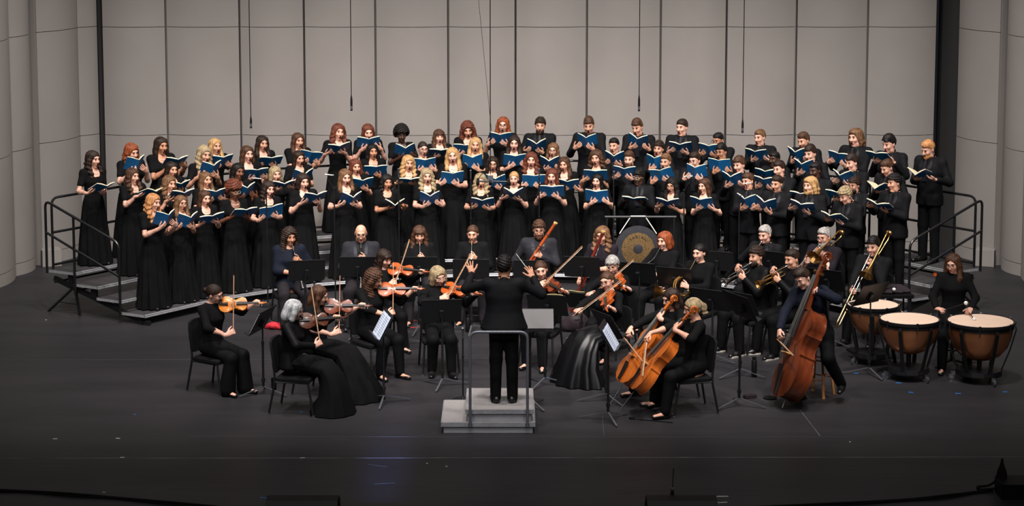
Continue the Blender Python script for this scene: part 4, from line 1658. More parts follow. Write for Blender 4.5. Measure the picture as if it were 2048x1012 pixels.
DBG = []
for (row, hx, ty, sex, skin, hair, hcol, bkx, bky, tilt, opt) in CH:
    rng = random.Random(hx * 7 + row)
    r = R0 + TR * (row - 1) + .21
    lv = LEV[row - 1]
    lo, hi = 20., 160.
    for _ in range(40):           # where on this row's arc the ray of the head passes
        th = (lo + hi) / 2
        p = pol(r, th)
        if D(hx, ty, p[1])[0] < p[0]:
            lo = th
        else:
            hi = th
    p = pol(r, th, lv)
    Ht = D(hx, ty + 2, p[1])[2] - lv
    sc = Ht / (1.694 if hair not in ('afro', 'm_swoop', 'm_curly') else 1.712)
    sc = min(max(sc, .90), 1.13)
    DBG.append((row, hx, round(Ht, 2)))
    dv = CONDUCTOR[:2] + np.array([0, .6]) - p[:2]
    yaw = math.atan2(dv[0], -dv[1]) * 1.02
    root = TM(p, yaw, sc)
    inv = root.inverted()
    # the score, about 36 cm in front of the chest
    fd = np.array([math.sin(yaw), -math.cos(yaw)])
    n3 = np.array([fd[0], fd[1], 0])
    d = ray(bkx, bky + 2)
    o = np.array([0, CAM_Y, CAM_H])
    tt = np.dot(p + n3 * .37 * sc - o, n3) / np.dot(d, n3)
    B = ap(inv, o + d * tt)
    B[0] = np.clip(B[0], -.20, .20)
    B[2] = np.clip(B[2], .98, 1.42)
    roll = 0
    if 'roll' in opt:
        s_ = opt.split('roll')[1]
        k = 1
        while k < len(s_) and (s_[k].isdigit()):
            k += 1
        roll = float(s_[:k])
        opt2 = opt.replace('roll' + s_[:k], '')
    else:
        opt2 = opt
    t = math.radians(max(16, tilt - 7) + rng.uniform(-4, 4))
    yb = math.radians(rng.uniform(-6, 6))
    Rb = Matrix.Rotation(yb, 3, 'Z') @ Matrix.Rotation(-(math.pi / 2 - t), 3, 'X')
    Rb = Rb @ Matrix.Rotation(math.radians(-roll), 3, 'Y')
    # local book axes: X across, Z up the page, Y page normal (towards the singer)
    Rb = np.array(Rb @ Matrix.Rotation(0, 3, 'Z'))
    ex, en, ey = Rb[:, 0], Rb[:, 1], Rb[:, 2]
    if ey[1] > 0:
        Rb = np.array(Matrix.Rotation(yb, 3, 'Z') @ Matrix.Rotation((math.pi / 2 - t), 3, 'X') @ Matrix.Rotation(math.radians(-roll), 3, 'Y'))
        ex, en, ey = Rb[:, 0], Rb[:, 1], Rb[:, 2]
    arms = book_arms(sex, B, ex, ey, en, rng)
    look = rng.uniform(2, 9)
    if 'd' in opt2:
        look = 22
    elif row == 4 and rng.random() < .4:
        look = 14
    hyaw = math.degrees(math.atan2((CONDUCTOR[0] - p[0]), -(CONDUCTOR[1] - p[1])) - yaw) * .5 + (10 if p[0] < 0 else 17) * max(-1, min(1, -p[0] / 3)) + rng.uniform(-7, 7)
    ow = order[(row, hx)]
    girth = 1.18 if 'w' in opt2 else rng.choice([.94, 1.0, 1.0, 1.06])
    if (row, hx) in ((4, 261), (2, 906), (2, 1130)):
        girth = 1.15
    kind = 'black dress and pearls' if sex == 'f' else 'black suit'
    P = dict(sex=sex, master='sing', root=root, skin=skin, hair=hair, hcol=hcol, head=(hyaw, look, rng.uniform(-4, 4)), arms=arms,
             outfit='dress' if sex == 'f' else 'suit', girth=girth, group='choir singers on the risers',
             glasses='d' if 'g' in opt2 and 'gc' not in opt2 else 'c' if 'gc' in opt2 else None,
             beard=2 if 'b2' in opt2 else 1 if 'b1' in opt2 else None,
             label='singer in %s with blue score, %s choir row, %s' % (kind, ROWN[row], ow))
    pr = person(P)
    if (row, hx) in ((4, 1365), (1, 1622)):
        MB().ball((.095, -.158, 1.29), (.012, .006, .012), 8).o('lapel_pin', 'pearl', pr)
    Bw = Matrix([list(map(float, q)) + [float(b)] for q, b in zip(Rb, B)] + [[0, 0, 0, 1]])
    wm = root @ Bw
    wm = Matrix.Translation(wm.translation) @ wm.to_3x3().normalized().to_4x4()
    book(wm, 'vee' if 'v' in opt2 else rng.choice(['wide', 'wide', 'flat', 'vee']),
         'open blue score held by %s choir row singer, %s' % (ROWN[row], ow), 'blue choral scores')
print('HEIGHTS', DBG)


# ------------------------------------------------------------------ chairs and music stands
def chair_parts():
    seat = MB()
    o = [(-.21, -.21), (.21, -.21), (.23, -.17), (.22, .2), (.19, .22), (-.19, .22), (-.22, .2), (-.23, -.17)]
    seat.loft([np.c_[np.array(o) * s, np.full(8, z)] for s, z in ((.94, .395), (1, .405), (1, .435), (.93, .452))])
    back = MB()
    rings = []
    for z, w, y in ((.50, .19, .20), (.52, .215, .205), (.66, .225, .225), (.80, .215, .25), (.86, .19, .265), (.885, .13, .27)):
        rings.append(np.array([(-w, y, z), (-w * .5, y + .012, z), (w * .5, y + .012, z), (w, y, z), (w, y + .03, z), (w * .5, y + .045, z), (-w * .5, y + .045, z), (-w, y + .03, z)]))
    back.loft(rings)
    legs = []
    for sx in (-1, 1):
        legs.append(MB().tube([(sx * .205, -.18, .40), (sx * .235, -.25, .0)], .014, 8).mesh('leg', 'black_metal'))
        legs.append(MB().tube(rounded([(sx * .20, .25, .62), (sx * .21, .22, .42), (sx * .235, .30, .0)], .08), .014, 8).mesh('leg', 'black_metal'))
    fr = MB()
    for sx in (-1, 1):
        fr.tube([(sx * .205, -.18, .392), (sx * .21, .22, .392)], .012, 6)
    fr.tube([(-.205, -.16, .388), (.205, -.16, .388)], .010, 6)
    feet = MB().tube([(0, 0, 0), (0, 0, .02)], .017, 8).mesh('foot_cap', 'steel_grey')
    return seat.mesh('seat', 'chair_fabric'), back.mesh('backrest', 'chair_fabric'), legs, fr.mesh('seat_frame', 'black_metal'), feet


CHP = chair_parts()


def chair(x, y, yaw, who):
    e = empty('orchestra_chair', TM((x + math.sin(yaw) * .075, y - math.cos(yaw) * .075, 0), yaw))
    tag(e, 'black padded orchestra chair under the ' + who, 'chair', 'orchestra chairs')
    obj('seat', CHP[0], e)
    obj('backrest', CHP[1], e)
    for i, m in enumerate(CHP[2]):
        l = obj('leg', m, e)
        fx, fy = ((-.235, -.25), (-.235, .30), (.235, -.25), (.235, .30))[i]
        obj('foot_cap', CHP[4], l, None, Matrix.Translation((fx, fy, 0)))
    obj('seat_frame', CHP[3], e)
    return e


def desk_mesh(w=.50, h=.33):
    b = MB()
    b.box((0, 0, 0), (w, .006, h))
    b.box((0, .035, -h / 2 + .004), (w, .07, .006))
    b.tube([(-w / 2, 0, h / 2), (w / 2, 0, h / 2)], .006, 6)
    b.box((0, -.02, -.03), (.05, .035, .10))
    return b.mesh('desk', 'black_metal', smooth=False)


DESK = desk_mesh()
_tp = MB()
_tp.lathe([(.016, .10), (.016, .16), (.024, .16), (.024, .20), (.016, .20)], 12)
TRI = _tp.mesh('hub', 'black_metal')
_lg = MB()
_lg.box((.17, 0, .055), (.34, .022, .010), rot=Matrix.Rotation(math.radians(14), 3, 'Y'))
TLEG = _lg.mesh('leg', 'steel_grey', smooth=False)


def music_stand(px, py, dx, dy, yaw, label, tilt=62, spin=0, dmat=None):
    """base at floor pixel, desk centre at its pixel; the player faces along yaw"""
    p = W(px, py)
    fw = np.array([math.sin(yaw), -math.cos(yaw), 0])
    c = D(dx, dy, p[1])
    hz = c[2]
    e = empty('music_stand', TM((p[0], p[1], 0), yaw))
    tag(e, label, 'music stand', 'black music stands')
    for k in range(3):
        obj('leg', TLEG, e, None, Matrix.Rotation(math.radians(120 * k + spin), 4, 'Z'))
    obj('hub', TRI, e)
    MB().lathe([(.014, .10), (.014, .62), (.018, .62), (.018, .66), (.010, .66), (.010, hz - .02)], 10).o('pole', 'black_metal', e)
    lx = ap(e.matrix_basis.inverted(), (c[0], p[1], 0))[0]
    lx = max(-.06, min(.06, lx))
    m = Matrix.Translation((lx * .5, .0, hz)) @ Matrix.Rotation(math.radians(90 - tilt), 4, 'X')
    obj('desk', DESK, e, dmat, m)
    e['desk'] = 1
    return e, TM((p[0], p[1], 0), yaw) @ m


def sheet(dm, label, w=.42, h=.29, mat='paper', off=(0, 0), rz=0):
    m = dm @ Matrix.Translation((off[0], .012, off[1] - .01)) @ Matrix.Rotation(rz, 4, 'Y')
    b = MB()
    for sx in (-1, 1):
        t = np.linspace(0, 1, 6)
        pr = np.c_[sx * t * w / 2, .010 * np.sin(t * math.pi) + .002]
        o2 = np.vstack([pr, (pr + (0, .004))[::-1]])
        b.prism(o2 if sx > 0 else o2[::-1], -h / 2, h / 2)
    o = b.o('sheet_music', mat, None, m)
    tag(o, label, 'sheet music', 'music on the stands')
    for sx in (-1, 1):
        g = MB()
        for k in range(9):
            g.box((sx * w * .25, .0165, h * .38 - k * h * .092), (w * .38, .001, .004))
        g.o('staff_lines', 'seam_light', o, smooth=False)
    return o


# ------------------------------------------------------------------ string instruments
HALF = [(0, .012), (.006, .045), (.03, .080), (.075, .101), (.115, .100), (.145, .086), (.160, .074), (.168, .078), (.176, .066), (.19, .057), (.21, .054), (.225, .057),
        (.238, .064), (.248, .074), (.256, .070), (.275, .080), (.30, .084), (.328, .072), (.346, .045), (.356, .014)]


def fiddle(kind, varn, label, M4, category, group):
    k = {'violin': 1., 'viola': 1.1, 'cello': 2.12, 'bass': 3.2}[kind]
    rib = {'violin': .030, 'viola': .034, 'cello': .115, 'bass': .19}[kind]
    tot = {'violin': .595, 'viola': .66, 'cello': 1.23, 'bass': 1.86}[kind]
    e = empty(kind if kind != 'bass' else 'double_bass', M4)
    tag(e, label, category, group)
    hw = np.array(HALF) * k
    if kind == 'bass':        # sloping shoulders
        for i in range(len(hw)):
            if hw[i, 0] > .28 * k:
                hw[i, 1] *= (.92, .80, .72, .7, .6)[min(4, max(0, i - 16))]
    out = np.vstack([hw, (hw * (1, -1))[::-1]])
    c = np.array([.17 * k, 0])
    n = len(out)

    def ring(sx, sy, z):
        return np.c_[(out[:, 0] - c[0]) * sx + c[0], out[:, 1] * sy, np.full(n, z)]
    ar = .006 * k
    b = MB()
    b.loft([ring(.97, .95, 0), ring(.97, .95, rib)], caps=False)
    e_b = b.o('ribs', varn, e, angle=60)
    t = MB()
    t.loft([ring(1, 1, rib), ring(1, 1, rib + .003 * k), ring(.9, .84, rib + ar), ring(.55, .45, rib + ar * 2), ring(.1, .08, rib + ar * 2.2)])
    top = t.o('top_plate', varn, e, angle=50)
    t = MB()
    t.loft([ring(.1, .08, -ar * 2), ring(.55, .45, -ar * 1.8), ring(.9, .84, -ar), ring(1, 1, -.003 * k), ring(1, 1, 0)])
    t.o('back_plate', varn, e, angle=50)
    # f-holes
    for sy in (-1, 1):
        p = bez([(.205 * k, sy * .030 * k, rib + ar * 1.75), (.198 * k, sy * .026 * k, rib + ar * 1.85), (.175 * k, sy * .036 * k, rib + ar * 1.75), (.15 * k, sy * .046 * k, rib + ar * 1.5),
                 (.143 * k, sy * .042 * k, rib + ar * 1.55)], 4)
        MB().tube(p, .0022 * k, 5).o('sound_hole', 'ebony', top)
    nx = tot
    z0 = rib + ar * 2
    # neck, pegbox and scroll
    nk = MB()
    nk.loft([np.array([(x, -w, z), (x, w, z), (x, w * .7, z - d), (x, -w * .7, z - d)]) for x, w, z, d in
             ((.345 * k, .014 * k, z0 + .002, .035 * k), (.36 * k, .013 * k, z0 + .004, .018 * k), (tot - .105 * k, .0115 * k, z0 + .004, .014 * k),
              (tot - .03 * k, .010 * k, z0 - .006 * k, .018 * k))])
    sp = []
    for a in np.linspace(0, 4.2 * math.pi, 34):
        r = .020 * k * (1 - a / (4.6 * math.pi))
        sp.append((tot - .022 * k + r * math.sin(a), 0, z0 - .016 * k - r * math.cos(a)))
    nk.tube(sp, [.0085 * k * (1 - .5 * i / 33) for i in range(34)], 6)
    nk.o('neck_scroll', varn, e, angle=50)
    if kind == 'bass':
        for i, xx in enumerate((.10, .075, .05, .03)):
            pass
    fb = MB()
    x0, x1 = .225 * k, tot - .10 * k
    zb = z0 + .016 * k
    fb.loft([np.array([(x0, -.021 * k, zb), (x0, .021 * k, zb), (x0, .014 * k, zb + .006 * k), (x0, -.014 * k, zb + .006 * k)]),
             np.array([(x1, -.012 * k, z0 + .003 * k), (x1, .012 * k, z0 + .003 * k), (x1, .008 * k, z0 + .009 * k), (x1, -.008 * k, z0 + .009 * k)])])
    fb.o('fingerboard', 'ebony', e, smooth=False)
    br = MB()
    br.prism([(-.021 * k, 0), (-.012 * k, 0), (0, .008 * k), (.012 * k, 0), (.021 * k, 0), (.018 * k, .028 * k), (0, .034 * k), (-.018 * k, .028 * k)], -.002 * k, .002 * k)
    br.xf(Matrix.Translation((.165 * k, 0, z0)) @ Matrix.Rotation(math.pi / 2, 4, 'Z') @ Matrix.Rotation(math.pi / 2, 4, 'X'))
    br.o('bridge', 'maple', e, smooth=False)
    tp = MB()
    tp.loft([np.array([(x, -w, z), (x, w, z), (x, w * .6, z + .006 * k), (x, -w * .6, z + .006 * k)]) for x, w, z in ((.008 * k, .009 * k, z0 + .004 * k), (.12 * k, .021 * k, z0 + .016 * k))])
    tp.o('tailpiece', 'ebony', e, smooth=False)
    st = MB()
    for q in (-1.5, -.5, .5, 1.5):
        st.tube([(.115 * k, q * .008 * k, z0 + .020 * k), (.165 * k, q * .009 * k, z0 + .033 * k), (x1, q * .0045 * k, z0 + .010 * k)], .0007 * k if k < 2 else .0016, 4)
    st.o('strings', 'string_metal', e)
    for i in range(4):
        sy = 1 if i % 2 else -1
        xx = tot - (.095 - .017 * i) * k
        pg = MB().tube([(xx, -sy * .012 * k, z0 - .006 * k), (xx, sy * .026 * k, z0 - .006 * k), (xx, sy * .040 * k, z0 - .006 * k)], [.003 * k, .003 * k, .007 * k], 6)
        pg.o('peg', 'gold' if kind == 'bass' else 'ebony', e)
    if k < 2:
        MB().ball((.025 * k, .035 * k, z0 + .006), (.028, .032, .008), 10).o('chin_rest', 'ebony', e)
    else:
        L = .28 if kind == 'cello' else .1
        MB().tube([(-.01, 0, rib / 2), (-L, 0, rib / 2)], .006 if kind == 'cello' else .012, 6).o('endpin', 'steel_grey', e)
    return e


def bow(M4, label, L=.74, heavy=1.):
    """x from frog to tip, hair on -z"""
    e = empty('bow', M4)
    tag(e, label, 'bow', 'string bows')
    MB().tube(bez([(0, 0, .012), (.2, 0, .008), (.5, 0, .006), (L - .015, 0, .010), (L, 0, .008), (L + .004, 0, -.008)], 4), [.0052 * heavy] * 17 + [.0042 * heavy] * 4, 6).o('stick', 'bow_wood', e)
    MB().box((L / 2 + .03, 0, -.008), (L - .07, .009, .003)).o('hair_ribbon', 'bow_hair', e, smooth=False)
    MB().box((.045, 0, -.001), (.045, .012 * heavy, .022)).o('frog', 'ebony', e, smooth=False)
    MB().tube([(-.012, 0, .012), (.0, 0, .012)], .0055 * heavy, 6).o('screw', 'silver', e)
    return e


# ------------------------------------------------------------------ wind instruments (x runs from the mouthpiece to the bell)
def keys(b, x0, x1, r, n, ball=.006):
    for i in range(n):
        x = x0 + (x1 - x0) * i / (n - 1)
        a = .6 * math.sin(i * 2.1)
        b.lathe([(ball, -.002), (ball, .003)], 8, Matrix.Translation((x, r * math.sin(a), r * math.cos(a))))
    b.tube([(x0, .006, r + .003), (x1, .006, r + .003)], .0018, 5)
    b.tube([(x0 + .03, -.008, r), (x1 - .02, -.008, r)], .0018, 5)


RX = Matrix.Rotation(math.pi / 2, 4, 'Y')


def woodwind(kind, M4, label):
    e = empty(kind, M4)
    tag(e, label, kind, 'woodwind instruments')
    if kind == 'clarinet':
        L, r = .66, .014
        MB().lathe([(.005, 0), (.010, .05), (.013, .09)], 12, RX).o('mouthpiece', 'ebony', e)
        MB().lathe([(.016, .085), (.016, .15), (r, .155), (r, L - .12), (.017, L - .10)], 12, RX).o('tube', 'ebony', e)
        MB().lathe([(.017, L - .10), (.020, L - .05), (.034, L - .008), (.036, L), (.030, L), (.017, L - .04)], 14, RX).o('bell', 'ebony', e)
        rg = MB()
        for x in (.086, .15, .33, L - .10, L - .002):
            rr = .037 if x > L - .05 else .0175
            rg.lathe([(rr, x), (rr, x + .008)], 12, RX)
        rg.o('ring', 'silver', e)
    else:
        L, r = .60, .010
        MB().tube([(0, 0, 0), (.06, 0, 0)], [.002, .004], 6).o('reed', 'maple', e)
        MB().lathe([(.006, .06), (.008, .09), (.010, .20), (.012, L - .10), (.014, L - .07)], 12, RX).o('tube', 'ebony', e)
        MB().lathe([(.014, L - .07), (.019, L - .04), (.017, L - .01), (.019, L), (.012, L)], 12, RX).o('bell', 'ebony', e)
    k = MB()
    keys(k, .17, L - .14, r, 12)
    k.o('keywork', 'silver', e)
    return e


def bassoon(M4, mouth, varn, label):
    """x from the boot (0) to the bell (1.32); mouth is local"""
    e = empty('bassoon', M4)
    tag(e, label, 'bassoon', 'woodwind instruments')
    MB().loft([np.c_[np.full(12, x), .036 * np.cos(np.arange(12) * math.pi / 6), .022 * np.sin(np.arange(12) * math.pi / 6)] for x in (0, .02, .44)]).o('boot', varn, e)
    MB().lathe([(.018, .43), (.019, .90), (.024, .905), (.020, .93), (.024, 1.10), (.021, 1.20), (.024, 1.29), (.027, 1.30)], 12, Matrix.Translation((0, .016, 0)) @ RX).o('bass_joint', varn, e)
    MB().lathe([(.027, 1.295), (.029, 1.32), (.020, 1.322), (.017, 1.29)], 14, Matrix.Translation((0, .016, 0)) @ RX).o('bell_ring', 'maple', e)
    MB().lathe([(.014, .43), (.013, .82)], 10, Matrix.Translation((0, -.020, 0)) @ RX).o('wing_joint', varn, e)
    m = np.asarray(mouth, float)
    p = [np.array([.82, -.02, 0]), np.array([.93, -.022, .0]), np.array([.97, -.035, .02]) * .6 + m * .4, m * .75 + np.array([.93, -.03, .01]) * .25, m]
    MB().tube(bez(p, 6), .0045, 6).o('crook', 'silver', e)
    k = MB()
    keys(k, .08, .44, .024, 9, .009)
    k.xf(Matrix.Translation((0, 0, 0)))
    keys(k, .48, .86, .022, 8, .008)
    for x in (.44, .90, 1.10):
        k.lathe([(.026, x), (.026, x + .012)], 12, Matrix.Translation((0, .016, 0)) @ RX)
    k.o('keywork', 'silver', e)
    return e


def bell_profile(r, L, throat=.008, n=12):
    x = np.linspace(0, 1, n)
    rr = throat + (r - throat) * (x ** 5 * .75 + x ** 1.6 * .25)
    pr = [(float(a), float(L * t)) for a, t in zip(rr, x)]
    return pr + [(r * .97, L + .001)] + [(max(a - .002, .001), z) for a, z in pr[::-1]]


def trumpet(M4, mat, label):
    e = empty('trumpet', M4)
    tag(e, label, 'trumpet', 'brass instruments')
    MB().lathe([(.013, 0), (.011, .01), (.004, .03), (.006, .09)], 12, RX).o('mouthpiece', 'silver', e)
    MB().tube(rounded([(.05, 0, 0), (.40, 0, 0), (.44, 0, -.05), (.40, 0, -.10), (.22, 0, -.10)], .045), .0062, 8).o('leadpipe', mat, e)
    MB().lathe(bell_profile(.062, .36), 20, Matrix.Translation((.14, 0, -.045)) @ RX).o('bell', mat, e)
    MB().tube(rounded([(.15, 0, -.045), (.08, 0, -.045), (.045, 0, -.075), (.08, 0, -.10), (.24, 0, -.10)], .03), .0066, 8).o('bell_bow', mat, e)
    for i in range(3):
        v = MB().lathe([(.0115, -.13), (.0125, -.125), (.0125, .012), (.009, .018)], 12, Matrix.Translation((.21 + .027 * i, .012, 0))).o('valve', mat, e)
        MB().lathe([(.003, .015), (.003, .04), (.009, .04), (.009, .045)], 10, Matrix.Translation((.21 + .027 * i, .012, 0))).o('valve_cap', 'silver', v)
    return e


def trombone(M4, mat, label, ext=.55):
    """x from mouthpiece along the slide; bell section runs beside the head on +y"""
    e = empty('trombone', M4)
    tag(e, label, 'trombone', 'brass instruments')
    MB().lathe([(.015, 0), (.012, .014), (.005, .035), (.007, .09)], 12, RX).o('mouthpiece', 'silver', e)
    s = .62 + ext
    MB().tube([(.06, 0, 0), (.66, 0, 0)], .0065, 8).o('inner_slide', 'silver', e)
    MB().tube([(.06, 0, -.09), (.66, 0, -.09)], .0065, 8).o('inner_slide', 'silver', e)
    MB().tube(rounded([(.60, 0, 0), (s, 0, 0), (s + .06, 0, -.045), (s, 0, -.09), (.60, 0, -.09)], .05), .0085, 8).o('outer_slide', mat, e)
    for x in (.10, .62):
        MB().tube([(x, 0, 0), (x, 0, -.09)], .006, 8).o('brace', mat, e)
    # bell section
    MB().tube(rounded([(.12, 0, -.09), (.02, .05, -.10), (-.36, .10, -.10), (-.45, .10, -.04), (-.36, .10, .02), (.0, .10, .02)], .06), [.0075] * 14 + [.009] * 8, 8).o('tuning_slide', mat, e) if False else None
    pts = rounded([(.12, 0, -.09), (.02, .055, -.10), (-.36, .10, -.10), (-.45, .10, -.04), (-.36, .10, .02), (-.02, .10, .02)], .06)
    MB().tube(pts, np.linspace(.0075, .010, len(pts)), 8).o('tuning_slide', mat, e)
    MB().lathe(bell_profile(.105, .40, .010), 24, Matrix.Translation((-.05, .10, .02)) @ RX).o('bell', mat, e)
    MB().tube([(.1, .0, -.03), (.1, .10, .02)], .005, 6).o('brace', mat, e)
    MB().lathe([(.028, 0), (.032, .012), (.032, .05), (.028, .062)], 14, Matrix.Translation((-.40, .13, -.04)) @ Matrix.Rotation(math.pi / 2, 4, 'X')).o('valve', mat, e)
    return e


def horn(mouth, coil, bellp, belld, mat, label, M4):
    e = empty('french_horn', M4)
    tag(e, label, 'french horn', 'brass instruments')
    mouth, coil, bellp, belld = (np.asarray(q, float) for q in (mouth, coil, bellp, belld))
    u = nrm(mouth - coil)
    side = nrm(np.cross(u, (1, 0, 0)))
    w = nrm(np.cross(side, u)) * .6 + np.array([0, -.4, .3])
    ex = nrm(u)
    ey = nrm(np.array([-1, -.25, .1]) - ex * np.dot(ex, (-1, -.25, .1)))
    MB().lathe([(.011, 0), (.009, .01), (.003, .03), (.004, .06)], 10, frame(mouth, coil - mouth, (0, 0, 1)) @ RX).o('mouthpiece', 'silver', e)
    MB().tube(bez([mouth + nrm(coil - mouth) * .05, mouth * .5 + coil * .5 + ey * .02, coil + ex * .02 + ey * .13], 8), np.linspace(.005, .007, 17), 8).o('leadpipe', mat, e)
    en = np.cross(ex, ey)
    for q, (r, off) in enumerate(((.135, 0), (.118, .018), (.098, -.016))):
        p = [coil + r * (math.cos(a) * ex + math.sin(a) * ey) + en * off for a in np.arange(28) * 2 * math.pi / 28]
        MB().tube(p, .0085 - .001 * q, 8, closed=True).o('tubing', mat, e)
    for i in range(4):
        c = coil + ex * (-.03 + .02 * i) + ey * .02
        MB().lathe([(.013, -.025), (.015, 0), (.013, .025)], 10, frame(c, en, ex) @ RX).o('valve', mat, e)
    MB().tube(bez([coil - ex * .13 + en * .01, coil - ex * .10 - ey * .10, bellp], 8), np.linspace(.01, .022, 17), 10).o('bell_tail', mat, e)
    MB().lathe(bell_profile(.155, .26, .022), 26, frame(bellp - nrm(belld) * .02, belld, (0, 0, 1)) @ RX).o('bell', mat, e)
    return e


# ------------------------------------------------------------------ seated players
def seat_setup(x, y, yaw, height, sex, seat=.47, spread=.12, feet=(0., 0.), lean=(0, 0)):
    sc = height / 1.69
    root = TM((x, y, 0), yaw, sc) @ Matrix.Translation((0, 0, seat)) @ Matrix.Rotation(math.radians(lean[0]), 4, 'X') @ Matrix.Rotation(math.radians(lean[1]), 4, 'Y') @ Matrix.Translation((0, 0, -seat))
    shift = .88 - (seat / sc + .085)
    kz = shift + .475
    drop = min(max(.88 - kz, 0), .36)
    ky = -math.sqrt(max(.41 ** 2 - drop ** 2, .01))
    legs = []
    for i, sx in enumerate((1, -1)):
        f = feet[i] if not isinstance(feet, (int, float)) else feet
        legs.append(solve_leg(sx, (sx * spread, ky, kz), (sx * (spread + .01), ky - f, shift + .09), (sx * .18, -1, 0)))
    pm = root @ Matrix.Translation((0, 0, -shift))
    return root, shift, legs, pm, sc


def local(pm, p):
    return ap(pm.inverted(), p)


def ldir(pm, d):
    return nrm(np.array(pm.to_3x3().inverted() @ Vector([float(a) for a in d])))


def grip(sex, sx, G, hd, palm, pole=None, reach=.085, stand=.02):
    hd, palm = nrm(hd), nrm(palm)
    palm = nrm(palm - hd * np.dot(hd, palm))
    return solve_arm(sex, sx, np.asarray(G) - hd * reach - palm * stand, hd, palm, pole)


STRV = {}


def violinist(x, y, yawd, height, skin, hair, hcol, az, el, roll, bowpos, varn, top, outfit, who, kind='violin', head=(18, 14, -12), bowtilt=0., **kw):
    yaw = math.radians(yawd)
    root, shift, legs, pm, sc = seat_setup(x, y, yaw, height, 'f', feet=kw.pop('feet', (.02, -.06)), spread=kw.pop('spread', .11))
    a = math.radians(az)
    u = nrm([math.sin(a), -math.cos(a), el])
    up = np.array([0, 0, 1.])
    r = math.radians(roll)
    n = nrm(up * math.cos(r) + np.cross(u, up) * math.sin(r))
    T = np.array([.050, -.070, 1.400])
    n = nrm(n - u * np.dot(n, u))
    b = np.cross(n, u)
    vm = pm @ frame(T, u, n)
    vm = Matrix.Translation(vm.translation) @ vm.to_3x3().normalized().to_4x4()
    fiddle(kind, varn, '%s played by the %s' % ({'varnish_amber': 'amber', 'varnish_orange': 'orange brown', 'varnish_red': 'reddish', 'varnish_brown': 'dark brown'}[varn] + ' ' + kind, who),
           vm, kind, 'violins and violas')
    k = 1.1 if kind == 'viola' else 1.
    C = ap(vm, (.195 * k, 0, .088 * k))
    bw = np.array(vm.to_3x3() @ Vector((0, 1, 0)))       # violin's y: from n x u
    bw = nrm(bw + bowtilt * np.array(vm.to_3x3() @ Vector((1, 0, 0))))
    nn = np.array(vm.to_3x3() @ Vector((0, 0, 1)))
    frog = C - bw * bowpos + nn * .006
    bm = frame(frog, bw, nn)
    bow(bm, 'wooden bow in the right hand of the ' + who)
    G = local(pm, frog + bw * .03 + nn * .01)
    bl, nl, ul = ldir(pm, bw), ldir(pm, nn), ldir(pm, np.array(vm.to_3x3() @ Vector((1, 0, 0))))
    ar = grip('f', -1, G, nrm(bl * .35 + ul * .75 + nl * .1), nrm(-nl * .9 + bl * .2), (-1., .1, -.35))
    N = local(pm, ap(vm, (.475 * k, .0, .028)))
    al = grip('f', 1, N, nrm(nl * .75 - bl * .2 + ul * .15), -bl, (.35, -.1, -1), reach=.10, stand=.028)
    P = dict(sex='f', master='play', root=root, shift=shift, legs=legs, skin=skin, hair=hair, hcol=hcol, head=head, arms=[al, ar], outfit=outfit, top=top,
             label=who_label(who), group='orchestra players', shoes='flat')
    P.update(kw)
    person(P)
    chair(x + math.sin(-yaw) * -.0, y, yaw, who)
    return pm, vm


def who_label(w):
    return w


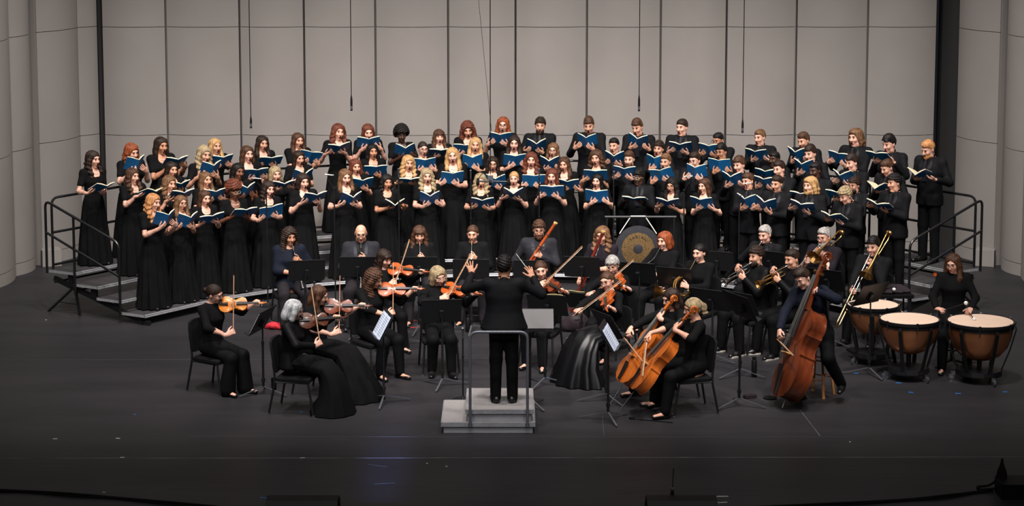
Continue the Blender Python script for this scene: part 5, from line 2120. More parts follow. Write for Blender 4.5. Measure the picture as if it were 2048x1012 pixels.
def wind(kind, x, y, yawd, height, sex, skin, hair, hcol, who, u=(0, -.5, -.86), top=None, outfit='pants', head=(0, 8, 0), **kw):
    yaw = math.radians(yawd)
    root, shift, legs, pm, sc = seat_setup(x, y, yaw, height, sex, feet=kw.pop('feet', (-.02, .03)), spread=kw.pop('spread', .15))
    R = np.array(quat_head(*head))
    mouth = NECK + R @ (np.array([0, -.092, 1.497]) - NECK)
    u = nrm(u)
    up = nrm(np.cross(np.cross(u, (0, -1, .3)), u))
    wm = pm @ frame(mouth, u, up)
    wm = Matrix.Translation(wm.translation) @ wm.to_3x3().normalized().to_4x4()
    mat = kw.pop('imat', None)
    if kind in ('clarinet', 'oboe'):
        woodwind(kind, wm, 'black %s with silver keys played by the %s' % (kind, who))
        g1, g2 = mouth + u * .24 / sc, mouth + u * .42 / sc
        al = grip(sex, 1, g1, (-.55, -.75, .35), (-.75, .55, .1), (.7, .1, -1))
        ar = grip(sex, -1, g2, (.55, -.75, .3), (.75, .55, .1), (-.7, .1, -1))
    elif kind == 'trumpet':
        trumpet(wm, mat, '%s trumpet raised by the %s' % ({'silver': 'silver', 'gold': 'golden'}[mat], who))
        g = mouth + u * .23 / sc
        al = grip(sex, 1, g - up * .06, (-.6, -.6, .5), (-.75, .5, .1), (.6, .1, -1))
        ar = grip(sex, -1, g + up * .02, (.6, -.75, -.2), (.55, .4, -.6), (-.8, .0, -.8))
    elif kind == 'trombone':
        trombone(wm, mat, 'golden trombone played by the ' + who, kw.pop('ext', .45))
        al = grip(sex, 1, mouth + u * .10 - up * .05, (-.5, -.6, .6), (-.8, .3, -.2), (.8, .0, -.8))
        g = mouth + u * kw.pop('slide', .50)
        ar = grip(sex, -1, g - up * .04, (.5, -.8, .2), (.7, .5, .2), (-.5, .1, -1))
    elif kind == 'horn':
        coil = mouth + np.array(kw.pop('coil', (-.06, -.22, -.34)))
        bp = mouth + np.array(kw.pop('bellp', (-.22, -.24, -.46)))
        bd = np.array(kw.pop('belld', (-.75, -.45, .1)))
        I = pm
        horn(ap(I, mouth), ap(I, coil), ap(I, bp), np.array(I.to_3x3() @ Vector(bd)), mat, '%s french horn played by the %s' % ({'silver': 'silver', 'gold': 'golden'}[mat], who), I4())
        al = grip(sex, 1, coil + np.array([.03, -.06, .03]), (-.6, -.6, .4), (-.75, .5, -.2), (.6, 0, -1))
        ar = grip(sex, -1, bp + bd * .12, (.5, -.7, -.1), (.8, .4, .2), (-.6, .3, -1))
    elif kind == 'bassoon':
        tp = np.array(kw.pop('btop', (.26, -.30, 1.70)))
        ub = nrm(np.array(kw.pop('bdir', (.36, -.10, .56))))
        bt = tp - ub * 1.32 / sc
        bm = pm @ frame(bt, ub, (-.2, -1, .1))
        bm = Matrix.Translation(bm.translation) @ bm.to_3x3().normalized().to_4x4()
        bassoon(bm, np.array(bm.inverted() @ Vector(ap(pm, mouth))), mat, '%s bassoon slanting across the %s' % ({'bassoon_orange': 'orange', 'bassoon_red': 'dark red'}[mat], who))
        al = grip(sex, 1, bt + ub * .74, (-.7, -.5, .4), (-.5, .7, .2), (.8, .1, -1))
        ar = grip(sex, -1, bt + ub * .36, (.5, -.8, .2), (.7, .5, .1), (-.7, .3, -1))
    P = dict(sex=sex, master='play', root=root, shift=shift, legs=legs, skin=skin, hair=hair, hcol=hcol, head=head, arms=[al, ar], outfit=outfit, top=top,
             label=who, group='orchestra players', shoes='flat' if sex == 'f' else 'oxford')
    P.update(kw)
    person(P)
    chair(x, y, yaw, who)


PL = {}
KB = (1.62, 'vee', 'knit_black')
# ---- first and second violins, left of the podium
violinist(-3.68, .36, 56, 1.66, 0, 'bun', 'db', 34, .04, 62, .40, 'varnish_amber', (1.35, 'vee', 'knit_black'), 'pants', 'far left violinist in black blouse and loafers',
          glasses='d', wide=.045, head=(22, 18, -10))
violinist(-2.60, -.62, 78, 1.66, 0, 'bob', 'wh', 30, .02, 58, .34, 'varnish_brown', (1.9, 'collar', 'shirt_black'), 'skirt', 'front violinist in black long-sleeved shirt', skm='trouser_black',
          sk=dict(spread=.82, pleat=.006, hem_y=-.50), glasses='d', head=(20, 12, -8))
violinist(-2.38, .22, 62, 1.68, 0, 'long', 'br', 30, .0, 58, .38, 'varnish_red', (.9, 'vee', 'knit_black'), 'skirt', 'violinist in long full black skirt', skm='dress_black',
          sk=dict(spread=.95, hem_y=-.62, pleat=.012), head=(22, 16, -10))
violinist(-1.78, 1.22, 40, 1.70, 1, 'curlylong', 'br', 52, .0, 50, .40, 'varnish_orange', (1.4, 'vee', 'knit_black'), 'pants', 'violinist in black slacks and flat shoes', head=(28, 20, -10))
violinist(-.94, 1.42, 8, 1.68, 0, 'bob', 'dy', 52, -.06, 42, .22, 'varnish_orange', (1.9, 'vee', 'knit_black'), 'pants', 'violinist in black behind low stand beside podium', glasses='c',
          head=(22, 16, -10), shoes='oxford')
violinist(-1.72, 2.72, 25, 1.64, 0, 'bangs', 'db', 48, -.04, 44, .30, 'varnish_orange', (1.9, 'round', 'knit_black'), 'pants', 'inner violinist half hidden behind a stand', head=(22, 18, -8))
# ---- violas, right of the podium
violinist(.39, 1.78, -16, 1.68, 0, 'tied', 'br', 40, -.04, 40, .10, 'varnish_red', (1.9, 'vee', 'knit_black'), 'pants', 'violist in black slacks right behind conductor', 'viola', head=(14, 10, -8))
violinist(1.22, 1.05, -48, 1.68, 0, 'tied', 'br', 46, -.14, 34, .46, 'varnish_orange', (1.9, 'vee', 'knit_black'), 'skirt', 'violist in long black satin skirt', 'viola', skm='satin_black',
          sk=dict(spread=1.12, hem_y=-.54, pleat=.022), glasses='d', head=(16, 10, -8), girth=1.2, bowtilt=-.3)
violinist(1.34, 2.18, -35, 1.64, 0, 'pixie', 'gy', 46, -.08, 40, .40, 'varnish_orange', (1.9, 'round', 'knit_black'), 'pants', 'violist in black behind the satin skirt', 'viola', glasses='d', head=(16, 14, -8))
# ---- woodwinds
wind('clarinet', -3.12, 4.14, 16, 1.68, 'f', 2, 'curly', 'db', 'clarinettist in navy blouse', top=(1.25, 'round', 'knit_navy'), girth=1.15, trm='trouser_grey', sr=(.07, .075, .06), head=(12, 6, 0),
     u=(.14, -.42, -.88))
wind('clarinet', -2.12, 4.22, 2, 1.78, 'm', 1, 'bald', 'br', 'clarinettist in charcoal suit', outfit='suit', jacket=('suit_charcoal', 'lapel_grey'), trm='trouser_grey', tie=False, glasses='d', girth=1.2, head=(2, 14, 0),
     u=(0, -.36, -.93))
wind('oboe', -1.31, 4.42, 4, 1.66, 'f', 1, 'bangs', 'br', 'oboist in black top nearer the clarinets', top=(1.5, 'vee', 'knit_black'), trm='trouser_grey', head=(2, 12, 0), girth=1.1)
wind('oboe', -.55, 4.42, -2, 1.68, 'f', 1, 'tied', 'br', 'oboist in black top beyond the conductor', top=(1.9, 'vee', 'knit_black'), trm='trouser_grey', head=(-6, 10, 0))
wind('bassoon', .38, 4.55, -4, 1.76, 'm', 1, 'm_curly', 'br', 'bassoonist in charcoal suit', outfit='suit', jacket=('suit_charcoal', 'lapel_grey'), trm='trouser_grey', tie=False, glasses='d', beard=1,
     imat='bassoon_orange', head=(4, 10, 0))
wind('bassoon', 1.27, 4.22, -14, 1.70, 'f', 1, 'wavy', 'lb', 'bassoonist in plum blouse', top=(1.2, 'vee', 'knit_plum'), imat='bassoon_red', btop=(.10, -.36, 1.68), bdir=(.26, -.10, .60), head=(-6, 8, 0))
# ---- horns
wind('horn', 2.12, 3.84, -34, 1.68, 'f', 0, 'bob', 'rd', 'horn player in black cardigan', top=(1.6, 'vee', 'knit_black'), imat='silver', head=(-10, 6, 0))
wind('horn', 2.53, 2.95, -36, 1.68, 'f', 0, 'tied', 'bk', 'horn player behind the cellos', top=(1.9, 'vee', 'knit_black'), imat='gold', head=(-6, 6, 0))
# ---- trumpets and trombones
wind('trumpet', 3.24, 2.50, -58, 1.76, 'm', 1, 'm_curly', 'db', 'trumpeter in black shirt behind stand', top=(1.9, 'collar', 'shirt_black'), imat='silver', u=(.0, -.92, -.36), beard=1, girth=1.2, head=(4, 4, 0), sole=True)
wind('trumpet', 3.56, 4.18, -40, 1.76, 'm', 0, 'm_short', 'gy', 'trumpeter in black suit in back row', outfit='suit', tie=False, imat='gold', u=(.05, -.80, -.55), head=(0, 12, 0))
wind('trumpet', 3.70, 2.32, -62, 1.76, 'm', 1, 'm_short', 'db', 'trumpeter beside the double bass', top=(1.9, 'collar', 'shirt_black'), imat='gold', u=(.0, -.93, -.32), head=(4, 8, 0), sole=True)
wind('trombone', 4.34, 3.90, -38, 1.78, 'm', 0, 'm_short', 'gy', 'trombonist in black short-sleeved shirt', top=(.9, 'collar', 'knit_plum'), imat='gold', u=(-.05, -.88, -.40), beard=2, bcol='gy', girth=1.2, head=(-2, 8, 0), glasses='d', ext=.2, slide=.35)
wind('trombone', 4.90, 3.14, -34, 1.78, 'm', 0, 'm_swoop', 'bk', 'trombonist in black suit by the timpani', outfit='suit', tie=False, imat='gold', u=(-.10, -.66, -.72), head=(-4, 6, 0), ext=.5, slide=.62)


# ---- cellos
def cellist(x, y, yawd, height, skin, hair, hcol, who, top, tail, scroll, head, skirt=False, bowdir=(.9, -.2, -.25), bowpos=.3, **kw):
    yaw = math.radians(yawd)
    root, shift, legs, pm, sc = seat_setup(x, y, yaw, height, 'f', spread=kw.pop('spread', .26), feet=kw.pop('feet', (.04, .0)))
    tail, scroll = np.asarray(tail, float), np.asarray(scroll, float)
    u = nrm(scroll - tail)
    n = nrm(np.array(kw.pop('cn', (-.10, -.85, .5))))
    T = scroll - u * 1.23 / sc
    cm = pm @ frame(T, u, n)
    cm = Matrix.Translation(cm.translation) @ cm.to_3x3().normalized().to_4x4()
    fiddle('cello', 'varnish_cello', 'golden brown cello held by the ' + who, cm, 'cello', 'cellos')
    C = ap(cm, (.42, 0, .23))
    bw = np.array(pm.to_3x3() @ Vector(bowdir))
    nn = np.array(cm.to_3x3() @ Vector((0, 0, 1)))
    bw = nrm(bw - nn * np.dot(bw, nn) * .7)
    frog = C - bw * bowpos + nn * .01
    bow(frame(frog, bw, nn), 'wooden bow in the right hand of the ' + who, .70, 1.2)
    bl, nl, ul = ldir(pm, bw), ldir(pm, nn), ldir(pm, np.array(cm.to_3x3() @ Vector((1, 0, 0))))
    ar = grip('f', -1, local(pm, frog + bw * .03), nrm(bl * .6 + nl * .3 - ul * .6), nrm(-nl * .8 - ul * .2), (-1, .1, -.2))
    al = grip('f', 1, local(pm, ap(cm, (kw.pop('lh', .93), 0, .17))), nrm(-bl * .9 + ul * .2), nrm(-nl), (1., .1, -.5), reach=.09, stand=.0)
    P = dict(sex='f', master='play', root=root, shift=shift, legs=legs, skin=skin, hair=hair, hcol=hcol, head=head, arms=[al, ar], outfit='pants', top=top, label=who,
             group='orchestra players', shoes='flat')
    P.update(kw)
    person(P)
    chair(x, y, yaw, who)


cellist(1.96, .02, -58, 1.68, 0, 'longback', 'db', 'cellist in black with wrist watch', (1.75, 'round', 'knit_black'), (.02, -.66, .62), (.16, .0, 1.56), (-8, 18, 0))
cellist(2.16, -.62, -76, 1.70, 1, 'pony', 'dy', 'front cellist in black top and flat shoes', (1.15, 'round', 'knit_black'), (.02, -.66, .62), (.17, .04, 1.55), (-6, 12, 0), bowdir=(.8, -.2, -.5))


# ---- double bass
def bassist():
    who = 'double bass player in black on a wooden stool'
    yaw = math.radians(-34)
    x, y = 3.74, .12
    root, shift, legs, pm, sc = seat_setup(x, y, yaw, 1.78, 'm', seat=.68, spread=.20, feet=(.02, .05), lean=(7, -12))
    legs[0] = solve_leg(1, (.22, -.30, shift + .52), (.22, -.16, shift + .20), (.3, -1, 0))
    bot = W(1568, 808, .06)
    Yt = bot[1] + .35
    top = D(1668, 512, Yt)
    for _ in range(30):
        L = np.linalg.norm(top - bot)
        Yt += (1.91 - L) * .3
        top = D(1668, 512, Yt)
    u = nrm(top - bot)
    n = nrm(np.array([-.92, -.22, .30]))
    b0 = bot + u * .05
    fm = frame(b0 - np.array(frame((0, 0, 0), u, n).to_3x3() @ Vector((0, 0, .09))), u, n)
    fiddle('bass', 'varnish_bass', 'reddish brown double bass leaning on its player', fm, 'double bass', None)
    C = ap(fm, (.56, 0, .34))
    C2 = ap(fm, (.60, 0, .33))
    nn = np.array(fm.to_3x3() @ Vector((0, 0, 1)))
    sd = np.array(fm.to_3x3() @ Vector((0, 1, 0)))
    bw = nrm(-sd * 1.0 - u * .35) if np.dot(sd, (1, -.6, 0)) < 0 else nrm(sd * 1.0 - u * .35)
    frog = C2 - bw * .22 + nn * .01
    bow(frame(frog, bw, nn), 'short wooden bow of the double bass player', .62, 1.3)
    bl, nl, ul = ldir(pm, bw), ldir(pm, nn), ldir(pm, u)
    ar = grip('m', -1, local(pm, frog + bw * .03), nrm(bl * .5 - ul * .8), nrm(-nl), (-1, .1, -.2))
    N = local(pm, ap(fm, (1.34, 0, .20)))
    al = grip('m', 1, N, nrm(ldir(pm, -sd) if np.dot(ldir(pm, sd), (1, 0, 0)) > 0 else ldir(pm, sd)), nrm(-nl), (1, .1, -.6), reach=.09, stand=.0)
    person(dict(sex='m', master='play', root=root, shift=shift, legs=legs, skin=0, hair='m_side', hcol='db', head=(-14, 16, 0), arms=[al, ar], outfit='pants', top=(1.9, 'collar', 'knit_navy'),
                label=who, group='orchestra players', glasses='d'))
    e = empty('wooden_stool', TM((x, y, 0), yaw))
    tag(e, 'tall wooden stool under the double bass player', 'stool')
    MB().lathe([(.02, .625), (.16, .63), (.172, .65), (.165, .675), (.02, .682)], 24).o('seat', 'black_plastic', e)
    for i in range(4):
        a = math.pi / 4 + i * math.pi / 2
        MB().tube([(.11 * math.cos(a), .11 * math.sin(a), .63), (.20 * math.cos(a), .20 * math.sin(a), 0)], [.015, .019], 8).o('leg', 'stool_wood', e)
        b = a + math.pi / 2
        for z in (.22 + .06 * (i % 2), .45 + .05 * (i % 2)):
            r = .20 - .09 * z / .63
            MB().tube([(r * math.cos(a), r * math.sin(a), z), (r * math.cos(b), r * math.sin(b), z)], .009, 6).o('rung', 'stool_wood', e)


bassist()


# ---- timpani and player
def timpano(px, py, Yc, z, r, yaw, label):
    c = D(px, py, Yc)
    c[2] = 0
    e = empty('timpano', TM(c, yaw))
    tag(e, label, 'timpani', 'copper timpani')
    H = z
    d = r * 1.12
    pr = [(r * .10, H - d * 1.02), (r * .35, H - d * .99), (r * .60, H - d * .88), (r * .80, H - d * .66), (r * .90, H - d * .40), (r * .935, H - .10), (r * .94, H - .035)]
    MB().lathe(pr, 40).o('bowl', 'copper', e, angle=80)
    MB().lathe([(r * .925, H - .075), (r * .965, H - .075), (r * .965, H - .03), (r * .925, H - .03)], 40, caps=False).o('bowl_band', 'black_metal', e)
    MB().lathe([(r * .94, H - .006), (r * .94, H), (r * .5, H + .001), (.002, H + .001)], 40).o('drumhead', 'drumhead', e)
    MB().lathe([(r * .93, H - .03), (r * 1.0, H - .03), (r * 1.0, H + .004), (r * .965, H + .008), (r * .935, H + .002)], 40, caps=False).o('hoop', 'black_metal', e)
    for i in range(6):
        a = i * math.pi / 3 + .3
        ca, sa = math.cos(a), math.sin(a)
        MB().tube([(r * .99 * ca, r * .99 * sa, H - .12), (r * .99 * ca, r * .99 * sa, H + .02)], .007, 6).o('tension_rod', 'chrome', e)
        MB().box((r * .99 * ca, r * .99 * sa, H + .006), (.03, .03, .014)).o('rod_clamp', 'chrome', e)
    for i in range(6):
        a = i * math.pi / 3 + .8
        ca, sa = math.cos(a), math.sin(a)
        tx = np.array([-sa, ca, 0]) * .022
        rings = []
        for rr, zz, w in ((r * 1.0, H - .05, .8), (r * 1.02, H - .09, 1), (r * .86, H - d * .72, 1.), (r * .62, .14, 1.1), (r * .60, .10, 1.1)):
            p = np.array([rr * ca, rr * sa, zz])
            o = np.array([ca, sa, 0]) * .009
            rings.append(np.array([p - tx * w - o, p + tx * w - o, p + tx * w + o, p - tx * w + o]))
        MB().loft(rings).o('strut', 'black_metal', e, smooth=False)
    MB().lathe([(.05, .09), (r * .66, .085), (r * .68, .10), (r * .66, .155), (r * .3, .17), (.05, .18)], 12).o('base', 'black_metal', e, angle=20)
    MB().lathe([(.03, .17), (.03, H - d)], 12).o('center_post', 'black_metal', e)
    MB().box((0, r * .78, .075), (.12, .30, .03), rot=Matrix.Rotation(.22, 3, 'X')).o('pedal', 'black_metal', e, smooth=False)
    for i in range(3):
        a = -math.pi / 2 + (i - 0) * 2 * math.pi / 3 + .35
        ca, sa = math.cos(a), math.sin(a)
        k = MB().box((r * .74 * ca, r * .74 * sa, .085), (.045, .045, .05)).o('caster', 'chrome', e, smooth=False)
        MB().tube([np.array([r * .78 * ca, r * .78 * sa, .042]) + np.array([-sa, ca, 0]) * q for q in (-.014, .014)], .042, 16).o('wheel', 'steel_grey', k)
        MB().tube([np.array([r * .78 * ca, r * .78 * sa, .042]) + np.array([-sa, ca, 0]) * q for q in (-.017, .017)], .018, 12).o('wheel_hub', 'chrome', k)
    MB().tube([(r * 1.0, .05, H - .06), (r * 1.07, .08, H - .04)], .012, 8).o('fine_tuner', 'black_plastic', e)
    return c


TPR = timpano(1961, 645, .84, .765, .43, .0, 'large copper kettledrum at the right with casters')
TPM = timpano(1819, 641, .94, .77, .385, .3, 'middle copper kettledrum between the two others')
TPL = timpano(1746, 610, 1.78, .775, .345, .6, 'smallest copper kettledrum with music stand before it')


def timpanist():
    who = 'timpanist in black wrap top holding mallets'
    x, y = D(1908, 560, 1.55)[0], 1.55
    yaw = math.radians(-6)
    root, shift, legs, pm, sc = seat_setup(x, y, yaw, 1.68, 'f', seat=.60, spread=.15, feet=(.0, .0))
    hr, hl = W(1882, 623, .98), W(1938, 628, .98)
    hr, hl = D(1884, 622, y - .36), D(1937, 624, y - .38)
    tr, tl = D(1932, 606, y - .42), D(1945, 634, y - .60)
    hands = []
    for sx, h, t, nm in ((1, hl, tl, 'lowered to the drumhead'), (-1, hr, tr, 'held across the body')):
        u = nrm(t - h)
        e = empty('timpani_mallet', frame(h - u * .06, u, (0, 0, 1)))
        tag(e, 'white felt timpani mallet ' + nm, 'mallet', 'timpani mallets')
        MB().tube([(0, 0, 0), (.36, 0, 0)], .006, 6).o('shaft', 'black_plastic', e)
        MB().ball((.375, 0, 0), (.026, .026, .026), 12).o('felt_head', 'felt_white', e)
        ul = ldir(pm, u)
        hands.append(grip('f', sx, local(pm, h), nrm(ul * .3 + np.array([-sx * .5, -.8, -.1])), (-sx * .3, 0, -1), (sx * .8, .2, -1)))
    person(dict(sex='f', master='play', root=root, shift=shift, legs=legs, skin=0, hair='long', hcol='br', head=(-26, 14, 0), arms=hands, outfit='pants', top=(1.92, 'vee', 'knit_black'),
                label=who, group='orchestra players', glasses='d', shoes='flat'))
    e = empty('drum_stool', TM((x, y, 0)))
    tag(e, 'drum stool with chrome foot ring under the timpanist', 'stool')
    MB().lathe([(.02, .545), (.17, .55), (.18, .575), (.165, .60), (.02, .605)], 24).o('seat', 'black_plastic', e)
    MB().lathe([(.025, .08), (.025, .55)], 12).o('post', 'black_metal', e)
    MB().tube([(.19 * math.cos(a), .19 * math.sin(a), .26) for a in np.arange(28) * 2 * math.pi / 28], .011, 8, closed=True).o('foot_ring', 'chrome', e)
    for i in range(4):
        a = i * math.pi / 2 + .4
        MB().tube([(.0, 0, .10), (.25 * math.cos(a), .25 * math.sin(a), .015)], .014, 6).o('leg', 'black_metal', e)
        MB().tube([(.0, 0, .26), (.19 * math.cos(a), .19 * math.sin(a), .26)], .007, 6).o('spoke', 'chrome', e)


timpanist()


# ---- podium and conductor
def podium():
    e = empty('conductor_podium', TM((-.275, -1.11, 0)))
    tag(e, 'grey two-step conductor podium with metal edging', 'podium')
    ox, oy = .275, 1.11
    for nm, x0, x1, y0, y1, z0, z1 in (('step', -.81, .265, -1.63, -.60, 0, .125), ('platform', -.535, .25, -1.60, -.60, .125, .268)):
        cx, cy = (x0 + x1) / 2 + ox, (y0 + y1) / 2 + oy
        w, d = x1 - x0, y1 - y0
        MB().box((cx, cy, (z0 + z1 - .04) / 2), (w - .06, d - .06, z1 - .04 - z0)).o(nm + '_side', 'podium_side', e, smooth=False)
        MB().box((cx, cy, z1 - .012), (w - .02, d - .02, .024)).o(nm + '_top', 'podium_top', e, smooth=False)
        b = MB()
        for q, (bx_, by_, bw_, bd_) in enumerate(((cx, cy - d / 2 + .006, w, .014), (cx, cy + d / 2 - .006, w, .014), (cx - w / 2 + .006, cy, .014, d), (cx + w / 2 - .006, cy, .014, d))):
            b.box((bx_, by_, z1 - .022), (bw_, bd_, .048))
        b.o(nm + '_edging', 'alu', e, smooth=False)
    r = empty('podium_rail', TM((-.08, -1.63, 0)))
    tag(r, 'grey tubular safety rail standing behind the conductor', 'railing')
    a, b_ = D(940, 700, -1.645), D(1055, 700, -1.645)
    zt = D(1000, 664, -1.645)[2]
    x0, x1 = a[0] + .08, b_[0] + .08
    MB().tube(rounded([(x0, -.015, .085), (x0, -.015, zt), (x1, -.015, zt), (x1, -.015, .085)], .09, 7), .017, 10).o('rail_loop', 'podium_rail', r)
    for x in (x0, x1):
        MB().box((x, .0, .10), (.05, .03, .04)).o('mounting_bracket', 'podium_rail', r, smooth=False)


podium()


def conductor():
    who = 'conductor in black suit with arms raised, seen from behind'
    p = W(1008, 804, .268)
    yaw = math.radians(182)
    sc = 1.74 / 1.712
    root = TM(p, yaw, sc)
    inv = root.inverted()
    lh = ap(inv, D(944, 548, p[1] + .30))
    rh = ap(inv, D(1066, 556, p[1] + .22))
    al = solve_arm('m', 1, lh, (.25, -.35, .9), (-.1, -1, -.2), (1.2, .1, -.7))
    ar = solve_arm('m', -1, rh, (.35, -.4, .85), (.5, -.8, .1), (-1.2, .2, -.9))
    person(dict(sex='m', master='lead', root=root, skin=2, hair='m_curly', hcol='bk', head=(-6, 4, 0), arms=[al, ar], outfit='suit', label=who, group='orchestra players', girth=1.16, hem=.85, flare=.26))
    g = D(1066, 553, p[1] + .24)
    t = D(1040, 518, p[1] + .34)
    u = nrm(t - g)
    e = empty('baton', frame(g - u * .04, u, (0, 0, 1)))
    tag(e, 'thin white baton in the right hand of the conductor', 'baton')
    MB().tube([(.03, 0, 0), (.38, 0, 0)], [.005, .003], 6).o('stick', 'tape_white', e)
    MB().ball((.0, 0, 0), (.035, .012, .012), 8).o('handle', 'maple', e)


conductor()


# ------------------------------------------------------------------ music stands on the floor
def R(d):
    return math.radians(d)


_, dm = music_stand(527, 788, 524, 641, R(74), 'music stand before the far left violinist, desk seen edge-on', spin=20)
sheet(dm, 'white music on the stand of the far left violinist', .40, .27)
_, dm = music_stand(768, 806, 756, 650, R(104), 'music stand with glaring white pages before the front violinists', spin=40)
sheet(dm, 'white pages with painted bluish glare on the front violin stand', .44, .30, 'paper_glare')
_, dm = music_stand(885, 772, 881, 622, R(8), 'music stand before the violinist beside the podium', tilt=68, spin=10)
sheet(dm, 'music on the stand beside the podium', .40, .27)
_, dm = music_stand(800, 690, 797, 586, R(24), 'music stand before the inner violinist', tilt=66)
sheet(dm, 'music on the stand of the inner violinist', .40, .27)
_, dm = music_stand(612, 672, 617, 541, R(12), 'music stand before the clarinettist in navy', tilt=66, spin=30)
sheet(dm, 'music on the stand of the navy clarinettist', .40, .27)
_, dm = music_stand(716, 672, 716, 534, R(2), 'music stand before the clarinettist in suit', tilt=66, spin=10)
sheet(dm, 'music on the stand of the suited clarinettist', .40, .27)
_, dm = music_stand(838, 664, 839, 534, R(2), 'music stand before the first oboist', tilt=66, spin=15)
sheet(dm, 'music on the stand of the first oboist', .40, .27)
_, dm = music_stand(943, 664, 941, 539, R(0), 'music stand before the second oboist', tilt=66, spin=25)
sheet(dm, 'music on the stand of the second oboist', .40, .27)
_, dm = music_stand(1064, 660, 1062, 541, R(-4), 'music stand before the suited bassoonist', tilt=66)
sheet(dm, 'music on the stand of the suited bassoonist', .40, .27)
_, dm = music_stand(1163, 672, 1164, 534, R(-12), 'music stand before the bassoonist in plum', tilt=66)
sheet(dm, 'music on the stand of the bassoonist in plum', .40, .27)
_, dm = music_stand(1090, 770, 1102, 610, R(-14), 'music stand before the violist right of the conductor', tilt=60, spin=15)
sheet(dm, 'music on the stand of the first violist', .42, .29, 'yellow_page', (0, .03))
_, dm = music_stand(1163, 690, 1164, 602, R(-30), 'low music stand with yellow page before the violas', tilt=50)
sheet(dm, 'yellow edged music on the low viola stand', .42, .29, 'yellow_page', (0, .04))
_, dm = music_stand(1212, 802, 1213, 646, R(-62), 'music stand before the violist in satin skirt', tilt=58, spin=5)
sheet(dm, 'music on the stand before the satin skirt', .42, .29)
_, dm = music_stand(1216, 840, 1228, 672, R(-100), 'music stand with white pages before the cellos', tilt=60, spin=25)
sheet(dm, 'white pages on the stand before the cellos', .42, .29, 'paper_glare', (0, -.02))
_, dm = music_stand(1278, 690, 1272, 546, R(-18), 'music stand before the gong, left of the horns', tilt=64)
sheet(dm, 'music on the stand before the gong', .40, .27)
_, dm = music_stand(1352, 690, 1342, 556, R(-26), 'music stand before the horn player in cardigan', tilt=64)
sheet(dm, 'music on the stand of the cardigan horn player', .40, .27)
_, dm = music_stand(1424, 722, 1412, 600, R(-34), 'music stand before the horn player behind cellos', tilt=62)
sheet(dm, 'music on the stand of the second horn', .40, .27)
_, dm = music_stand(1432, 610, 1436, 522, R(-20), 'music stand standing unused behind the horns', tilt=66)
_, dm = music_stand(1480, 752, 1478, 606, R(-46), 'music stand before the trumpeter in black shirt', tilt=62, spin=20)
sheet(dm, 'music on the stand of the black shirted trumpeter', .40, .27)
_, dm = music_stand(1478, 812, 1502, 612, R(-64), 'front music stand of the double bass player', tilt=64, spin=40)
sheet(dm, 'white music on the double bass stand', .40, .27)
_, dm = music_stand(1540, 668, 1533, 523, R(-34), 'music stand before the trumpeter in suit', tilt=66)
sheet(dm, 'music on the stand of the suited trumpeter', .40, .27)
_, dm = music_stand(1655, 690, 1645, 560, R(-36), 'music stand before the bearded trombonist', tilt=64)
sheet(dm, 'music on the stand of the bearded trombonist', .40, .27)
_, dm = music_stand(1738, 750, 1740, 588, R(40), 'music stand leaning before the smallest kettledrum', tilt=58, spin=10)
_, dm = music_stand(1060, 812, 1070, 641, R(180), 'conductor music stand with grey desk half behind conductor', tilt=42, dmat='desk_grey')


# ------------------------------------------------------------------ gong
def gong():
    Y = 5.75
    c = D(1276, 498, Y)
    r = .345
    e = empty('gong', frame(c, (1, 0, 0), (0, -1, .12)))
    tag(e, 'bronze gong with dark rim hanging in a black frame', 'gong')
    MB().lathe([(r * .985, -.06), (r, -.055), (r, -.004), (r * .985, .006), (r * .72, .012), (r * .70, .012)], 48).o('rim', 'gong_rim', e)
    MB().lathe([(r * .71, .008), (r * .70, .0135), (r * .22, .020), (r * .20, .020)], 48).o('bronze_disc', 'gong_bronze', e)
    MB().lathe([(r * .21, .018), (r * .20, .022), (r * .10, .026), (.002, .026)], 32).o('boss', 'gong_rim', e)
    for i, ch in enumerate('SABIAN'):
        t = bpy.data.curves.new('lettering', 'FONT')
        t.body = ch
        t.size = .062
        t.align_x = 'CENTER'
        t.extrude = .0005
        t.materials.append(MATS['ebony'])
        a = (2.5 - i) * .26
        to = bpy.data.objects.new('lettering', t)
        COL.objects.link(to)
        me = bpy.data.meshes.new_from_object(to.evaluated_get(bpy.context.evaluated_depsgraph_get()))
        bpy.data.objects.remove(to)
        o = obj('lettering', me, e)
        o.matrix_basis = Matrix.Rotation(a, 4, 'Z') @ Matrix.Translation((0, r * .46, .0185))
    f = empty('gong_stand', TM((c[0], c[1], 0)))
    tag(f, 'black tubular frame holding the gong', 'gong stand')
    zt = D(1280, 435, Y)[2]
    xl, xr = D(1214, 435, Y)[0] - c[0], D(1349, 437, Y)[0] - c[0]
    for x in (xl, xr):
        MB().tube([(x, .06, .02), (x, .06, zt)], .018, 8).o('post', 'black_metal', f)
        MB().tube([(x, -.30, .02), (x, .38, .02)], .018, 8).o('foot', 'black_metal', f)
    MB().tube([(xl - .03, .06, zt), (xr + .03, .06, zt)], .02, 8).o('top_bar', 'black_metal', f)
    for sx in (-1, 1):
        b = D(1276 + sx * 37, 467, Y) - c
        b = np.array([b[0], -.01, D(1276 + sx * 37, 467, Y)[2]])
        MB().tube([(sx * .11, .055, zt - .0), b], .007, 6).o('suspension_rope', 'rope_white', f)
    MB().tube([(-.11, .05, zt + .012), (.11, .05, zt + .012)], .007, 6).o('suspension_rope', 'rope_white', f)


gong()


